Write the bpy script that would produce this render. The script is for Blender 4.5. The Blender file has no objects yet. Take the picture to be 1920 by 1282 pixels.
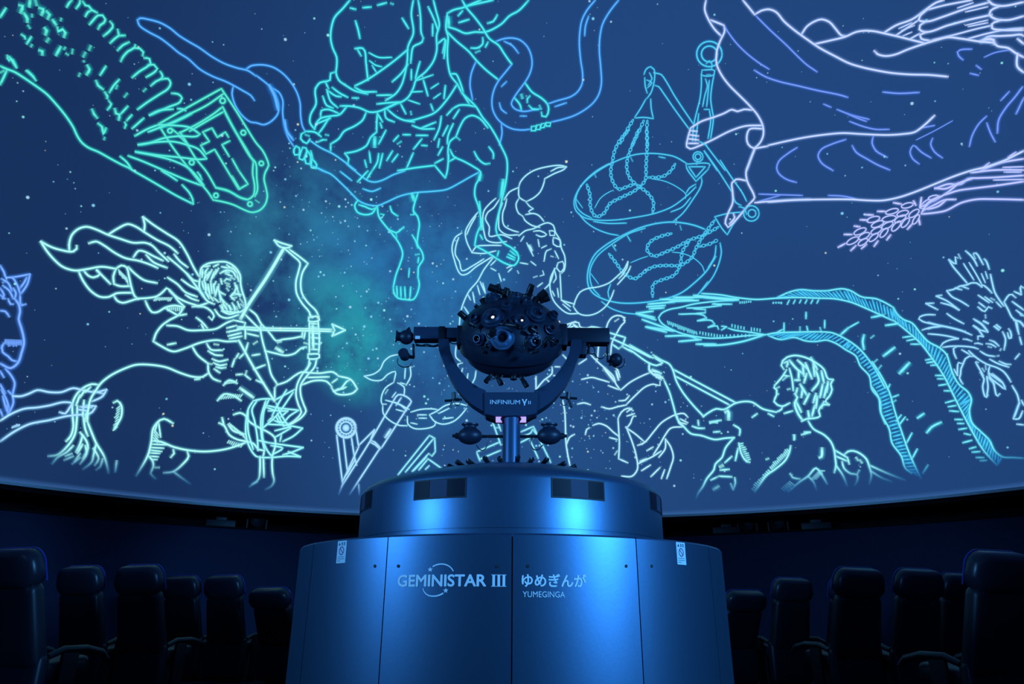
import bpy, bmesh, math, random
from mathutils import Vector, Matrix
import numpy as np

# ------------------------------------------------------------ camera, light, exposure
SC = bpy.context.scene
COL = SC.collection
FPX = 1325.0
PITCH = math.radians(21.03)
ROLL = math.radians(-0.33)
EYE = 0.75            # lens height above the floor
AX = 4.4              # distance from the lens to the projector axis
cam_d = bpy.data.cameras.new('camera')
cam = bpy.data.objects.new('camera', cam_d)
COL.objects.link(cam)
cam_d.sensor_width = 36.0
cam_d.lens = FPX * 36.0 / 1920.0
cam_d.clip_start = 0.05
cam.matrix_world = (Matrix.Translation((0, 0, EYE)) @ Matrix.Rotation(math.pi / 2 + PITCH, 4, 'X')
                    @ Matrix.Rotation(-ROLL, 4, 'Z'))
SC.camera = cam

SC.view_settings.view_transform = 'Standard'
SC.view_settings.look = 'None'
SC.view_settings.exposure = 0.0
SC.view_settings.gamma = 1.0
SC.view_settings.use_curve_mapping = False

W = bpy.data.worlds.new('world')
SC.world = W
W.use_nodes = True
W.node_tree.nodes['Background'].inputs[0].default_value = (0, 0, 0, 1)
W.node_tree.nodes['Background'].inputs[1].default_value = 0.0

# blue floodlights of the hall, up in the cove behind and beside the camera
def flood(name, loc, target, energy, col, size, angle=60, blend=0.6):
    l = bpy.data.lights.new(name, 'SPOT')
    l.energy = energy
    l.color = col
    l.shadow_soft_size = size
    l.spot_size = math.radians(angle)
    l.spot_blend = blend
    o = bpy.data.objects.new(name, l)
    COL.objects.link(o)
    o.location = loc
    o.rotation_euler = (Vector(target) - Vector(loc)).to_track_quat('-Z', 'Y').to_euler()
    return o
flood('flood_lamp_a', (4.8, -0.65, 2.45), (0.1, AX, 1.0), 2050, (0.09, 0.42, 1.0), 0.40, 36, 0.8)
flood('flood_lamp_b', (-5.4, 0.7, 2.45), (-0.2, AX, 1.25), 980, (0.11, 0.44, 1.0), 0.50, 54, 1.0)

RD = 7.95
RIM_Z = 2.2856
DOME_C = Vector((0, AX, 2.50))
DOME_R = math.sqrt(RD * RD + (DOME_C.z - RIM_Z) ** 2)

# ------------------------------------------------------------ photo pixels to rays
CT, ST = math.cos(PITCH), math.sin(PITCH)
CR, SR = math.cos(ROLL), math.sin(ROLL)
def ray(px, py):
    u = px - 960.0; v = 641.0 - py
    uu = CR * u + SR * v; vv = -SR * u + CR * v
    return Vector((uu, FPX * CT - vv * ST, FPX * ST + vv * CT)).normalized()
CAM = Vector((0, 0, EYE))
def at(px, py, Y):
    d = ray(px, py)
    return CAM + d * (Y / d.y)
def on_dome(px, py, inset=0.012):
    d = ray(px, py); oc = CAM - DOME_C; r = DOME_R - inset
    b = d.dot(oc); c = oc.dot(oc) - r * r
    return CAM + d * (-b + math.sqrt(b * b - c))
def on_drum(px, py, R):
    d = ray(px, py); a = d.x ** 2 + d.y ** 2; b = -2 * d.y * AX; c = AX * AX - R * R
    disc = max(b * b - 4 * a * c, 0)
    t = (-b - math.sqrt(disc)) / (2 * a)
    p = CAM + d * t
    return math.atan2(p.x, AX - p.y), p.z
def drum_pt(az, z, R):
    return Vector((R * math.sin(az), AX - R * math.cos(az), z))

# ------------------------------------------------------------ materials
def s2l(c):
    c /= 255.0
    return c / 12.92 if c <= 0.04045 else ((c + 0.055) / 1.055) ** 2.4
def lin(r, g, b): return (s2l(r), s2l(g), s2l(b), 1)
MATS = {}
def mat(name, col, rough=0.5, metal=0.0, noise=0.0, nscale=20.0, bump=0.0, emit=None, estr=1.0, aniso=0.0, coat=0.0, spec=None):
    if name in MATS: return MATS[name]
    m = bpy.data.materials.new(name); m.use_nodes = True
    nt = m.node_tree; b = nt.nodes['Principled BSDF']
    b.inputs['Roughness'].default_value = rough
    b.inputs['Metallic'].default_value = metal
    b.inputs['Base Color'].default_value = col
    b.inputs['Anisotropic'].default_value = aniso
    b.inputs['Coat Weight'].default_value = coat
    if noise or bump:
        tc = nt.nodes.new('ShaderNodeTexCoord')
        nz = nt.nodes.new('ShaderNodeTexNoise')
        nz.inputs['Scale'].default_value = nscale
        nz.inputs['Detail'].default_value = 4
        nt.links.new(tc.outputs['Object'], nz.inputs['Vector'])
        if noise:
            mx = nt.nodes.new('ShaderNodeMix'); mx.data_type = 'RGBA'
            mx.inputs[6].default_value = [c * (1 - noise) for c in col[:3]] + [1]
            mx.inputs[7].default_value = [min(1, c * (1 + noise)) for c in col[:3]] + [1]
            nt.links.new(nz.outputs['Fac'], mx.inputs[0])
            nt.links.new(mx.outputs[2], b.inputs['Base Color'])
        if bump:
            bp = nt.nodes.new('ShaderNodeBump')
            bp.inputs['Strength'].default_value = bump
            bp.inputs['Distance'].default_value = 0.002
            nt.links.new(nz.outputs['Fac'], bp.inputs['Height'])
            nt.links.new(bp.outputs['Normal'], b.inputs['Normal'])
    if emit:
        b.inputs['Emission Color'].default_value = emit
        b.inputs['Emission Strength'].default_value = estr
    if spec is not None: b.inputs['Specular IOR Level'].default_value = spec
    MATS[name] = m
    return m

M_DRUM = mat('satin_painted_metal', (0.095, 0.19, 0.31, 1), 0.40, 0.88, 0.05, 60, 0.05)
M_DRUM2 = mat('satin_drum_cover', (0.095, 0.19, 0.31, 1), 0.40, 0.88, 0.05, 50, 0.05)
M_POST = mat('post_paint', (0.045, 0.09, 0.17, 1), 0.42, 0.5, 0.04, 50)
M_YOKE = mat('yoke_paint', (0.026, 0.048, 0.095, 1), 0.45, 0.2, 0.06, 30)
M_BALL = mat('ball_paint', (0.016, 0.024, 0.048, 1), 0.45, 0.2, 0.10, 24)
M_BLACK = mat('black_plastic', (0.012, 0.013, 0.018, 1), 0.35, 0.0, 0.1, 40)
M_LENSH = mat('lens_housing_paint', (0.030, 0.050, 0.095, 1), 0.4, 0.3, 0.06, 40)
M_LENSB = mat('bright_lens_ring_metal', (0.16, 0.28, 0.46, 1), 0.3, 0.6, 0.05, 40)
M_GLASS = mat('lens_glass', (0.01, 0.012, 0.02, 1), 0.08, 0.0, 0.02, 5, coat=0.6)
M_GLINT = mat('lens_glint', (0.9, 0.9, 0.95, 1), 0.3, emit=(1, 0.93, 1, 1), estr=1.0)
M_PINK = mat('glowing_pink_plate', (0.7, 0.5, 0.8, 1), 0.5, emit=lin(190, 140, 232), estr=0.9, noise=0.1)
M_TEXT = mat('pale_vinyl_lettering', (0.93, 0.95, 0.97, 1), 0.5, 0.0, 0.03, 80)
M_SEAM = mat('dark_seam', (0.015, 0.016, 0.02, 1), 0.6, 0, 0.1, 30)
M_WINDK = mat('dark_filter_glass', (0.012, 0.012, 0.022, 1), 0.5, 0, 0.15, 14, spec=0.12)
M_WINGR = mat('grey_filter_plate', (0.05, 0.055, 0.10, 1), 0.55, 0.0, 0.12, 18, spec=0.15)
M_STICK = mat('sticker_white', (0.72, 0.80, 0.86, 1), 0.5, 0, 0.03, 40)
M_STIN = mat('sticker_ink', (0.03, 0.06, 0.12, 1), 0.5, 0, 0.05, 40)
M_STRED = mat('sticker_red_ink', (0.25, 0.06, 0.20, 1), 0.5, 0, 0.05, 40)
M_SEAT = mat('dark_seat_vinyl', (0.016, 0.016, 0.026, 1), 0.42, 0, 0.15, 30, 0.1)
M_HEAD = mat('glossy_headrest_vinyl', (0.030, 0.028, 0.045, 1), 0.33, 0, 0.12, 30, 0.08)
M_RIMLIT = mat('blue_lit_edge', (0.05, 0.06, 0.38, 1), 0.4, 0, 0.1, 30)
M_ARM = mat('armrest_plastic', (0.010, 0.010, 0.016, 1), 0.4, 0, 0.1, 30)
M_FLOOR = mat('dark_carpet', (0.010, 0.012, 0.022, 1), 0.95, 0, 0.3, 60, 0.4)
M_WALL = mat('dark_blue_wall_cloth', (0.020, 0.028, 0.075, 1), 0.9, 0, 0.15, 20, 0.2)
M_COVE = mat('matte_black_cove', (0.004, 0.004, 0.006, 1), 0.95, 0, 0.2, 20)
M_TRIM = mat('rim_trim', (0.70, 0.75, 0.80, 1), 0.5, 0, 0.08, 20)
M_GEAR = mat('cove_equipment', (0.035, 0.035, 0.05, 1), 0.5, 0, 0.2, 20)
M_GEARL = mat('cove_equipment_light', (0.08, 0.08, 0.10, 1), 0.5, 0, 0.2, 20)

def screen_material():
    """Dome screen: the projected night sky (deep blue, soft teal nebula)."""
    m = bpy.data.materials.new('projected_night_sky'); m.use_nodes = True
    nt = m.node_tree; nt.nodes.clear()
    N = nt.nodes.new; L = nt.links.new
    out = N('ShaderNodeOutputMaterial'); em = N('ShaderNodeEmission')
    df = N('ShaderNodeBsdfDiffuse'); df.inputs[0].default_value = (0.05, 0.055, 0.06, 1)
    ad = N('ShaderNodeAddShader')
    tc = N('ShaderNodeTexCoord')
    nrm = N('ShaderNodeVectorMath'); nrm.operation = 'NORMALIZE'
    L(tc.outputs['Object'], nrm.inputs[0])
    nz = N('ShaderNodeTexNoise'); nz.inputs['Scale'].default_value = 9.0
    nz.inputs['Detail'].default_value = 6; nz.inputs['Roughness'].default_value = 0.6
    L(nrm.outputs[0], nz.inputs['Vector'])
    ramp = N('ShaderNodeMapRange'); ramp.inputs[1].default_value = 0.33; ramp.inputs[2].default_value = 0.68
    L(nz.outputs['Fac'], ramp.inputs[0])
    def blob(px, py, deg):
        d = (on_dome(px, py) - DOME_C).normalized()
        dt = N('ShaderNodeVectorMath'); dt.operation = 'DOT_PRODUCT'
        dt.inputs[1].default_value = d
        L(nrm.outputs[0], dt.inputs[0])
        mr = N('ShaderNodeMapRange'); mr.interpolation_type = 'SMOOTHSTEP'
        mr.inputs[1].default_value = math.cos(math.radians(deg)); mr.inputs[2].default_value = 1.0
        L(dt.outputs['Value'], mr.inputs[0])
        return mr.outputs[0]
    cur = None
    def mix(base, col, fac, k, modulate):
        mx = N('ShaderNodeMix'); mx.data_type = 'RGBA'
        f = N('ShaderNodeMath'); f.operation = 'MULTIPLY'; f.inputs[1].default_value = k
        L(fac, f.inputs[0]); o = f.outputs[0]
        if modulate:
            g = N('ShaderNodeMath'); g.operation = 'MULTIPLY'
            L(o, g.inputs[0]); L(ramp.outputs[0], g.inputs[1]); o = g.outputs[0]
        L(o, mx.inputs[0])
        if isinstance(base, tuple): mx.inputs[6].default_value = base
        else: L(base, mx.inputs[6])
        mx.inputs[7].default_value = col
        return mx.outputs[2]
    c = SKY_BASE
    for (px, py, deg, col, k, md) in SKY_BLOBS:
        c = mix(c, lin(*col), blob(px, py, deg), k, md)
    # screen colour turns slightly brighter in a narrow edge along the springline
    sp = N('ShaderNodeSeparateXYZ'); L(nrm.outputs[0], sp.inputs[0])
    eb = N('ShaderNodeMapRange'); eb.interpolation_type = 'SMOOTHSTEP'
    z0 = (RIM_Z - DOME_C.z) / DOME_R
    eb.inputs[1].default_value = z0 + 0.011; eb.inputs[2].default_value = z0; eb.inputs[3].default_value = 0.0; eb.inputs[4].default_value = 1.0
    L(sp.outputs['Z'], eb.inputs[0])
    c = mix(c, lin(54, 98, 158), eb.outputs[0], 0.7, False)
    L(c, em.inputs[0]); em.inputs[1].default_value = 1.0
    L(em.outputs[0], ad.inputs[0]); L(df.outputs[0], ad.inputs[1])
    L(ad.outputs[0], out.inputs[0])
    m.cycles.emission_sampling = 'NONE'
    return m
SKY_BASE = lin(23, 48, 92)
SKY_BLOBS = [(1300, 420, 75, (33, 70, 125), 1.0, False),
             (960, 760, 34, (38, 86, 144), 0.5, False),
             (1500, 800, 30, (30, 64, 116), 0.6, False),
             (560, 440, 12, (48, 132, 165), 0.75, True),
             (720, 480, 15, (42, 118, 170), 0.75, True),
             (800, 560, 14, (44, 124, 186), 0.8, True),
             (650, 610, 8.5, (40, 160, 172), 0.9, True),
             (680, 670, 7, (40, 168, 178), 0.85, True),
             (560, 600, 9, (44, 130, 160), 0.55, True),
             (800, 700, 10, (42, 110, 165), 0.6, True)]

def line_material():
    m = bpy.data.materials.new('projected_light_line'); m.use_nodes = True
    nt = m.node_tree; nt.nodes.clear()
    N = nt.nodes.new; L = nt.links.new
    out = N('ShaderNodeOutputMaterial'); em = N('ShaderNodeEmission'); tr = N('ShaderNodeBsdfTransparent')
    mx = N('ShaderNodeMixShader'); at_ = N('ShaderNodeAttribute'); at_.attribute_name = 'ink'
    L(at_.outputs['Color'], em.inputs[0]); em.inputs[1].default_value = 1.0
    L(at_.outputs['Alpha'], mx.inputs[0]); L(tr.outputs[0], mx.inputs[1]); L(em.outputs[0], mx.inputs[2])
    L(mx.outputs[0], out.inputs[0])
    m.cycles.emission_sampling = 'NONE'
    return m

# ------------------------------------------------------------ object helpers
def link(name, me, m, parent=None, smooth=True, angle=40):
    o = bpy.data.objects.new(name, me)
    COL.objects.link(o)
    if m: me.materials.append(m)
    if smooth:
        me.polygons.foreach_set('use_smooth', [True] * len(me.polygons))
        try: me.set_sharp_from_angle(angle=math.radians(angle))
        except Exception: pass
    if parent: o.parent = parent
    return o
def pydata(name, v, f, m, parent=None, smooth=True, angle=40):
    me = bpy.data.meshes.new(name)
    me.from_pydata([tuple(p) for p in v], [], f); me.update()
    return link(name, me, m, parent, smooth, angle)
def from_bm(name, bm, m, parent=None, smooth=True, angle=40):
    bmesh.ops.recalc_face_normals(bm, faces=bm.faces)
    me = bpy.data.meshes.new(name); bm.to_mesh(me); bm.free()
    return link(name, me, m, parent, smooth, angle)
def empty(name, loc, label=None, cat=None, group=None):
    o = bpy.data.objects.new(name, None); COL.objects.link(o); o.location = loc
    o.empty_display_size = 0.1
    if label: tag(o, label, cat, group)
    return o
def tag(o, label, cat, group=None):
    o['label'] = label; o['category'] = cat
    if group: o['group'] = group
    return o
def struct(o):
    o['kind'] = 'structure'; return o
PO = {}
def off(parent):
    """world offset of a parent empty (parts are written in world space)"""
    p = Vector((0, 0, 0))
    while parent: p += parent.location; parent = parent.parent
    return p

def lathe_bm(bm, prof, M=None, seg=32, a0=0, a1=2 * math.pi):
    """profile [(r,z)] around local z"""
    M = M or Matrix()
    full = abs(a1 - a0 - 2 * math.pi) < 1e-6
    n = seg if full else seg + 1
    rings = []
    for r, z in prof:
        if r < 1e-6:
            rings.append([bm.verts.new(M @ Vector((0, 0, z)))] * n)
        else:
            rings.append([bm.verts.new(M @ Vector((r * math.cos(a0 + (a1 - a0) * i / seg), r * math.sin(a0 + (a1 - a0) * i / seg), z))) for i in range(n)])
    for A, B in zip(rings, rings[1:]):
        for i in range(seg):
            j = (i + 1) % n
            q = [A[i], A[j], B[j], B[i]]
            u = []
            for x in q:
                if x not in u: u.append(x)
            if len(u) >= 3:
                try: bm.faces.new(u)
                except ValueError: pass
    return bm
def box_bm(bm, lo, hi, M=None, bev=0.0):
    M = M or Matrix()
    vs = [bm.verts.new(M @ Vector((x, y, z))) for x in (lo[0], hi[0]) for y in (lo[1], hi[1]) for z in (lo[2], hi[2])]
    fs = [bm.faces.new([vs[i] for i in q]) for q in ((0, 1, 3, 2), (4, 6, 7, 5), (0, 4, 5, 1), (2, 3, 7, 6), (0, 2, 6, 4), (1, 5, 7, 3))]
    if bev:
        es = list({e for f in fs for e in f.edges})
        bmesh.ops.bevel(bm, geom=es, offset=bev, segments=2, affect='EDGES', profile=0.6)
    return bm
def tube_bm(bm, pts, r, seg=8, closed=False):
    pts = [Vector(p) for p in pts]; n = len(pts); rings = []
    up = None
    for i, p in enumerate(pts):
        if closed: t = (pts[(i + 1) % n] - pts[i - 1]).normalized()
        else: t = (pts[min(i + 1, n - 1)] - pts[max(i - 1, 0)]).normalized()
        if up is None:
            up = Vector((0, 0, 1)) if abs(t.z) < 0.9 else Vector((1, 0, 0))
        a = t.cross(up).normalized(); up = a.cross(t).normalized()
        rr = r[i] if isinstance(r, (list, tuple)) else r
        rings.append([bm.verts.new(p + (a * math.cos(k * 2 * math.pi / seg) + up * math.sin(k * 2 * math.pi / seg)) * rr) for k in range(seg)])
    m = n if closed else n - 1
    for i in range(m):
        A, B = rings[i], rings[(i + 1) % n]
        for k in range(seg):
            bm.faces.new([A[k], A[(k + 1) % seg], B[(k + 1) % seg], B[k]])
    if not closed:
        bm.faces.new(rings[0][::-1]); bm.faces.new(rings[-1])
    return bm
def prism_bm(bm, poly, y0, y1):
    """poly of (x,z), extruded along y"""
    a = [bm.verts.new((x, y0, z)) for x, z in poly]; b = [bm.verts.new((x, y1, z)) for x, z in poly]
    n = len(poly)
    bm.faces.new(a); bm.faces.new(b[::-1])
    for i in range(n): bm.faces.new([a[i], b[i], b[(i + 1) % n], a[(i + 1) % n]])
    return bm
def frame(p, d):
    """matrix at p whose z axis is d"""
    return Matrix.Translation(p) @ Vector(d).to_track_quat('Z', 'Y').to_matrix().to_4x4()

# ------------------------------------------------------------ the hall
def ring_wall(name, R, z0, z1, m, seg=128, thick=0.08, parent=None):
    bm = bmesh.new()
    lathe_bm(bm, [(R, z0), (R, z1), (R + thick, z1), (R + thick, z0), (R, z0)], Matrix.Translation((0, AX, 0)), seg)
    return from_bm(name, bm, m, parent)
bm = bmesh.new()
lathe_bm(bm, [(0, 0), (9.6, 0), (9.6, -0.1), (0, -0.1)], Matrix.Translation((0, AX, 0)), 96)
struct(from_bm('floor', bm, M_FLOOR))
wall = struct(ring_wall('wall_round', 8.35, 0.0, 1.98, M_WALL))
struct(ring_wall('wall_cove_back', 9.2, 0.0, 2.75, M_COVE))
bm = bmesh.new()
lathe_bm(bm, [(8.30, 1.985), (9.18, 1.985), (9.18, 2.005), (8.30, 2.005), (8.30, 1.985)], Matrix.Translation((0, AX, 0)), 128)
struct(from_bm('trim_1', bm, M_COVE))
bm = bmesh.new()
phi0 = math.asin((RIM_Z - DOME_C.z) / DOME_R)
prof = [(DOME_R * math.cos(phi0 + (math.pi / 2 - phi0) * i / 48), DOME_R * math.sin(phi0 + (math.pi / 2 - phi0) * i / 48)) for i in range(49)]
prof[-1] = (0, DOME_R)
lathe_bm(bm, prof, None, 128)
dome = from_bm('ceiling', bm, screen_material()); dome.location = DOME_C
struct(dome)
bm = bmesh.new()
lathe_bm(bm, [(RD - 0.03, RIM_Z - 0.035), (RD - 0.03, RIM_Z + 0.002), (RD + 0.10, RIM_Z + 0.002), (RD + 0.10, RIM_Z - 0.035), (RD - 0.03, RIM_Z - 0.035)],
         Matrix.Translation((0, AX, 0)), 160)
struct(from_bm('trim_2', bm, M_TRIM))
bm = bmesh.new()
lathe_bm(bm, [(RD, RIM_Z - 0.036), (9.2, RIM_Z - 0.036), (9.2, RIM_Z - 0.09), (RD + 0.02, RIM_Z - 0.09), (RD, RIM_Z - 0.036)],
         Matrix.Translation((0, AX, 0)), 128)
struct(from_bm('trim_3', bm, M_COVE))
# ------------------------------------------------------------ parts written in world space
def part(name, bm, m, parent, smooth=True, angle=40):
    bmesh.ops.translate(bm, verts=bm.verts, vec=-off(parent))
    return from_bm(name, bm, m, parent, smooth, angle)
def T0(z=0): return Matrix.Translation((0, AX, z))

# ------------------------------------------------------------ projector base
R1 = 0.2758 * AX
R2 = 0.90
ZT = 1.08
base = empty('projector_base', (0, AX, 0), 'large round blue-lit metal projector base with lettered panels in the middle of the hall', 'projector base')
bm = bmesh.new()
lathe_bm(bm, [(0, 0.0), (R1 - 0.06, 0.0), (R1 - 0.06, 0.05), (R1 - 0.026, 0.05), (R1 - 0.026, ZT - 0.012), (0.5, ZT - 0.012)], T0(), 96)
part('core', bm, M_SEAM, base)
NP = 13
SEAM0 = math.radians(0.3)
STEP = 2 * math.pi / NP
panels = []
for k in range(NP):
    a0 = SEAM0 + k * STEP + 0.0022; a1 = SEAM0 + (k + 1) * STEP - 0.0022
    n = 14; v = []; f = []
    prof = [(R1 - 0.022, 0.06), (R1 - 0.003, 0.06), (R1, 0.064), (R1, ZT - 0.008), (R1 - 0.006, ZT), (R1 - 0.022, ZT)]
    for i in range(n + 1):
        az = a0 + (a1 - a0) * i / n
        for r, z in prof: v.append(drum_pt(az, z, r) - Vector((0, AX, 0)))
    m_ = len(prof)
    for i in range(n):
        for j in range(m_):
            f.append((i * m_ + j, (i + 1) * m_ + j, (i + 1) * m_ + (j + 1) % m_, i * m_ + (j + 1) % m_))
    f.append(tuple(range(m_))); f.append(tuple(n * m_ + j for j in range(m_ - 1, -1, -1)))
    o = pydata('panel', v, f, M_DRUM, base, True, 30)
    panels.append(o)
def panel_at(az):
    return panels[int(((az - SEAM0) % (2 * math.pi)) // STEP)]
# panel screws
def screw(px, py):
    az, z = on_drum(px, py, R1)
    p = drum_pt(az, z, R1 + 0.001); d = Vector((math.sin(az), -math.cos(az), 0))
    bm = bmesh.new()
    lathe_bm(bm, [(0.007, -0.004), (0.007, 0.0015), (0.005, 0.0025), (0.0, 0.0012)], frame(p, d), 12)
    part('screw', bm, M_SEAM, panel_at(az))
for px in (703, 747, 932, 990, 1174, 1222): screw(px, 1061)

# upper drum
bm = bmesh.new()
lathe_bm(bm, [(R2 - 0.03, ZT - 0.02), (R2, ZT - 0.02), (R2, ZT + 0.052), (R2 - 0.004, ZT + 0.053), (R2 - 0.004, ZT + 0.058), (R2, ZT + 0.059),
              (R2, ZT + 0.300), (R2 - 0.006, ZT + 0.322), (R2 - 0.022, ZT + 0.342), (R2 - 0.05, ZT + 0.358), (R2 - 0.12, ZT + 0.380), (0.62, ZT + 0.425), (0.46, ZT + 0.446),
              (0.455, ZT + 0.462), (0.44, ZT + 0.468), (0.0, ZT + 0.470)], T0(), 128)
part('upper_drum', bm, M_DRUM2, base, True, 35)
def arc_plate(name, az0, az1, z0, z1, R, m, parent, depth=0.004, n=8):
    v = []; f = []
    for i in range(n + 1):
        az = az0 + (az1 - az0) * i / n
        for r, z in ((R - 0.004, z0), (R + depth, z0), (R + depth, z1), (R - 0.004, z1)): v.append(drum_pt(az, z, r) - off(parent))
    for i in range(n):
        for j in range(4): f.append((i * 4 + j, (i + 1) * 4 + j, (i + 1) * 4 + (j + 1) % 4, i * 4 + (j + 1) % 4))
    f.append((0, 1, 2, 3)); f.append((n * 4 + 3, n * 4 + 2, n * 4 + 1, n * 4))
    return pydata(name, v, f, m, parent, True, 30)
def window(c):
    hw = math.radians(9.55); z0, z1 = ZT + 0.205, ZT + 0.304
    w = arc_plate('window_plate', c - hw, c + hw, z0, z1, R2, M_SEAM, base, 0.003)
    e = 0.006 / R2
    q = 2 * hw / 3
    for i, m in enumerate((M_WINDK, M_WINGR, M_WINDK)):
        arc_plate('window_pane', c - hw + i * q + e * (1.3 if i == 0 else .3), c - hw + (i + 1) * q - e * (1.3 if i == 2 else .3), z0 + 0.007, z1 - 0.007, R2 + 0.003, m, w, 0.0015)
for k in range(8): window(math.radians(-23.9 + 46.2 * k if k < 2 else -23.9 + 46.2 + 45.0 * (k - 1)))

# little black lamps lying on the drum top
for k, dg in enumerate((-62, -49, -36, -21, -9, 5, 16, 29, 47, 66, 92, 118, 145, 172, 200, 228, 256, 280)):
    a = math.radians(dg)
    d = Vector((math.sin(a), -math.cos(a), 0))
    p = Vector((0, AX, ZT + 0.475)) + d * 0.36
    dd = (d + Vector((0, 0, 0.25 + 0.15 * (k % 2)))).normalized()
    bm = bmesh.new()
    lathe_bm(bm, [(0, -0.01), (0.011, -0.01), (0.013, 0.0), (0.013, 0.05), (0.015, 0.052), (0.015, 0.07), (0.010, 0.068), (0, 0.062)], frame(p, dd), 12)
    box_bm(bm, (-0.012, -0.012, -0.012), (0.012, 0.012, 0.010), Matrix.Translation(p))
    part('top_lamp', bm, M_BLACK, base)

# lettering bent round the drum
def text_geom(s, bold=0.0):
    """flat outline of a word; bold thickens it by small shifted copies"""
    v, f = text_once(s)
    if bold <= 0: return v, f
    V = []; Fc = []
    for dx, dy in ((0, 0), (1, 0), (-1, 0), (0, 1), (0, -1), (.7, .7), (-.7, .7), (.7, -.7), (-.7, -.7)):
        k = len(V); V += [(p[0] + dx * bold, p[1] + dy * bold * 0.7, k * 3e-5 / max(1, len(v))) for p in v]; Fc += [tuple(i + k for i in q) for q in f]
    return V, Fc
def text_once(s):
    cu = bpy.data.curves.new('t', 'FONT'); cu.body = s; cu.resolution_u = 4
    o = bpy.data.objects.new('t', cu); COL.objects.link(o)
    bpy.context.view_layer.update()
    ev = o.evaluated_get(bpy.context.evaluated_depsgraph_get()); me = ev.to_mesh()
    v = [tuple(x.co) for x in me.vertices]; f = [tuple(p.vertices) for p in me.polygons]
    ev.to_mesh_clear(); bpy.data.objects.remove(o); bpy.data.curves.remove(cu)
    return v, f
def bent(name, v, f, box, m=None, lift=0.0016, R=None, label=None):
    """fit flat (x,y) geometry into pixel box (x0,y0,x1,y1) on the drum"""
    R = R or R1
    x0, y0, x1, y1 = box
    xm = (x0 + x1) / 2; ym = (y0 + y1) / 2
    a0, _ = on_drum(x0, ym, R); a1, _ = on_drum(x1, ym, R); _, zt = on_drum(xm, y0, R); _, zb = on_drum(xm, y1, R)
    xs = [p[0] for p in v]; ys = [p[1] for p in v]
    lx, hx, ly, hy = min(xs), max(xs), min(ys), max(ys)
    am = (a0 + a1) / 2; par = panel_at(am)
    o_ = off(par)
    vv = [drum_pt(a0 + (a1 - a0) * (p[0] - lx) / (hx - lx), zb + (zt - zb) * (p[1] - ly) / (hy - ly), R + lift + (p[2] if len(p) > 2 else 0)) - o_ for p in v]
    o = pydata(name, vv, f, m or M_TEXT, par, False)
    if label: o['label'] = label
    return o
v, f = text_geom('GEMINISTAR', 0.03)
bent('lettering', v, f, (746, 1076.5, 912, 1099.5), label='pale bold lettering GEMINISTAR')
# the serif III
v = []; f = []
def rect(x0, y0, x1, y1):
    i = len(v); v.extend([(x0, y0), (x1, y0), (x1, y1), (x0, y1)]); f.append((i, i + 1, i + 2, i + 3))
for k in range(3):
    c = 1 + k * 2
    rect(c - 0.52, 0.25, c + 0.52, 5.75); rect(c - 0.98, 0, c + 0.98, 0.27); rect(c - 0.98, 5.73, c + 0.98, 6)
bent('numeral', v, f, (921, 1077, 949.5, 1099.5), label='pale serif numeral III')
v, f = text_geom('ゆめぎんが', 0.028)
bent('lettering', v, f, (978, 1075.5, 1099, 1100.5), label='pale rounded Japanese lettering')
v, f = text_geom('YUMEGINGA', 0)
bent('lettering', v, f, (980, 1108.5, 1059, 1119.5), label='small thin lettering YUMEGINGA')
def arc_strip(pts, w0, w1):
    v = []; f = []; n = len(pts)
    for i, (x, y) in enumerate(pts):
        a = pts[max(i - 1, 0)]; b = pts[min(i + 1, n - 1)]; l = math.dist(a, b)
        nx, ny = -(b[1] - a[1]) / l, (b[0] - a[0]) / l; w = (w0 + (w1 - w0) * i / (n - 1)) / 2
        v += [(x + nx * w, -(y + ny * w)), (x - nx * w, -(y - ny * w))]
    for i in range(n - 1): f.append((2 * i, 2 * i + 1, 2 * i + 3, 2 * i + 2))
    return v, f
def star5(cx, cy, r):
    v = [(cx, -cy)] + [(cx + (r if k % 2 == 0 else r * 0.45) * math.sin(k * math.pi / 5), -(cy - (r if k % 2 == 0 else r * 0.45) * math.cos(k * math.pi / 5))) for k in range(10)]
    return v, [(0, 1 + k, 1 + (k + 1) % 10) for k in range(10)]
def logo(name, vf):
    v, f = vf
    xs = [p[0] for p in v]; ys = [-p[1] for p in v]
    bent(name, v, f, (740 + min(xs) / 5.19, 1040 + min(ys) / 5.19, 740 + max(xs) / 5.19, 1040 + max(ys) / 5.19))
logo('logo_arc', arc_strip([tuple(p) for p in [(370, 114), (400, 98), (435, 90), (470, 89), (505, 97), (535, 113), (558, 135), (574, 160)]], 14, 10))
logo('logo_arc', arc_strip([(274, 325), (284, 352), (305, 378), (335, 396), (370, 402), (410, 400), (445, 389), (475, 373)], 8, 16))
logo('logo_star', star5(348, 143, 27))
logo('logo_star', star5(498, 347, 27))
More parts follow.
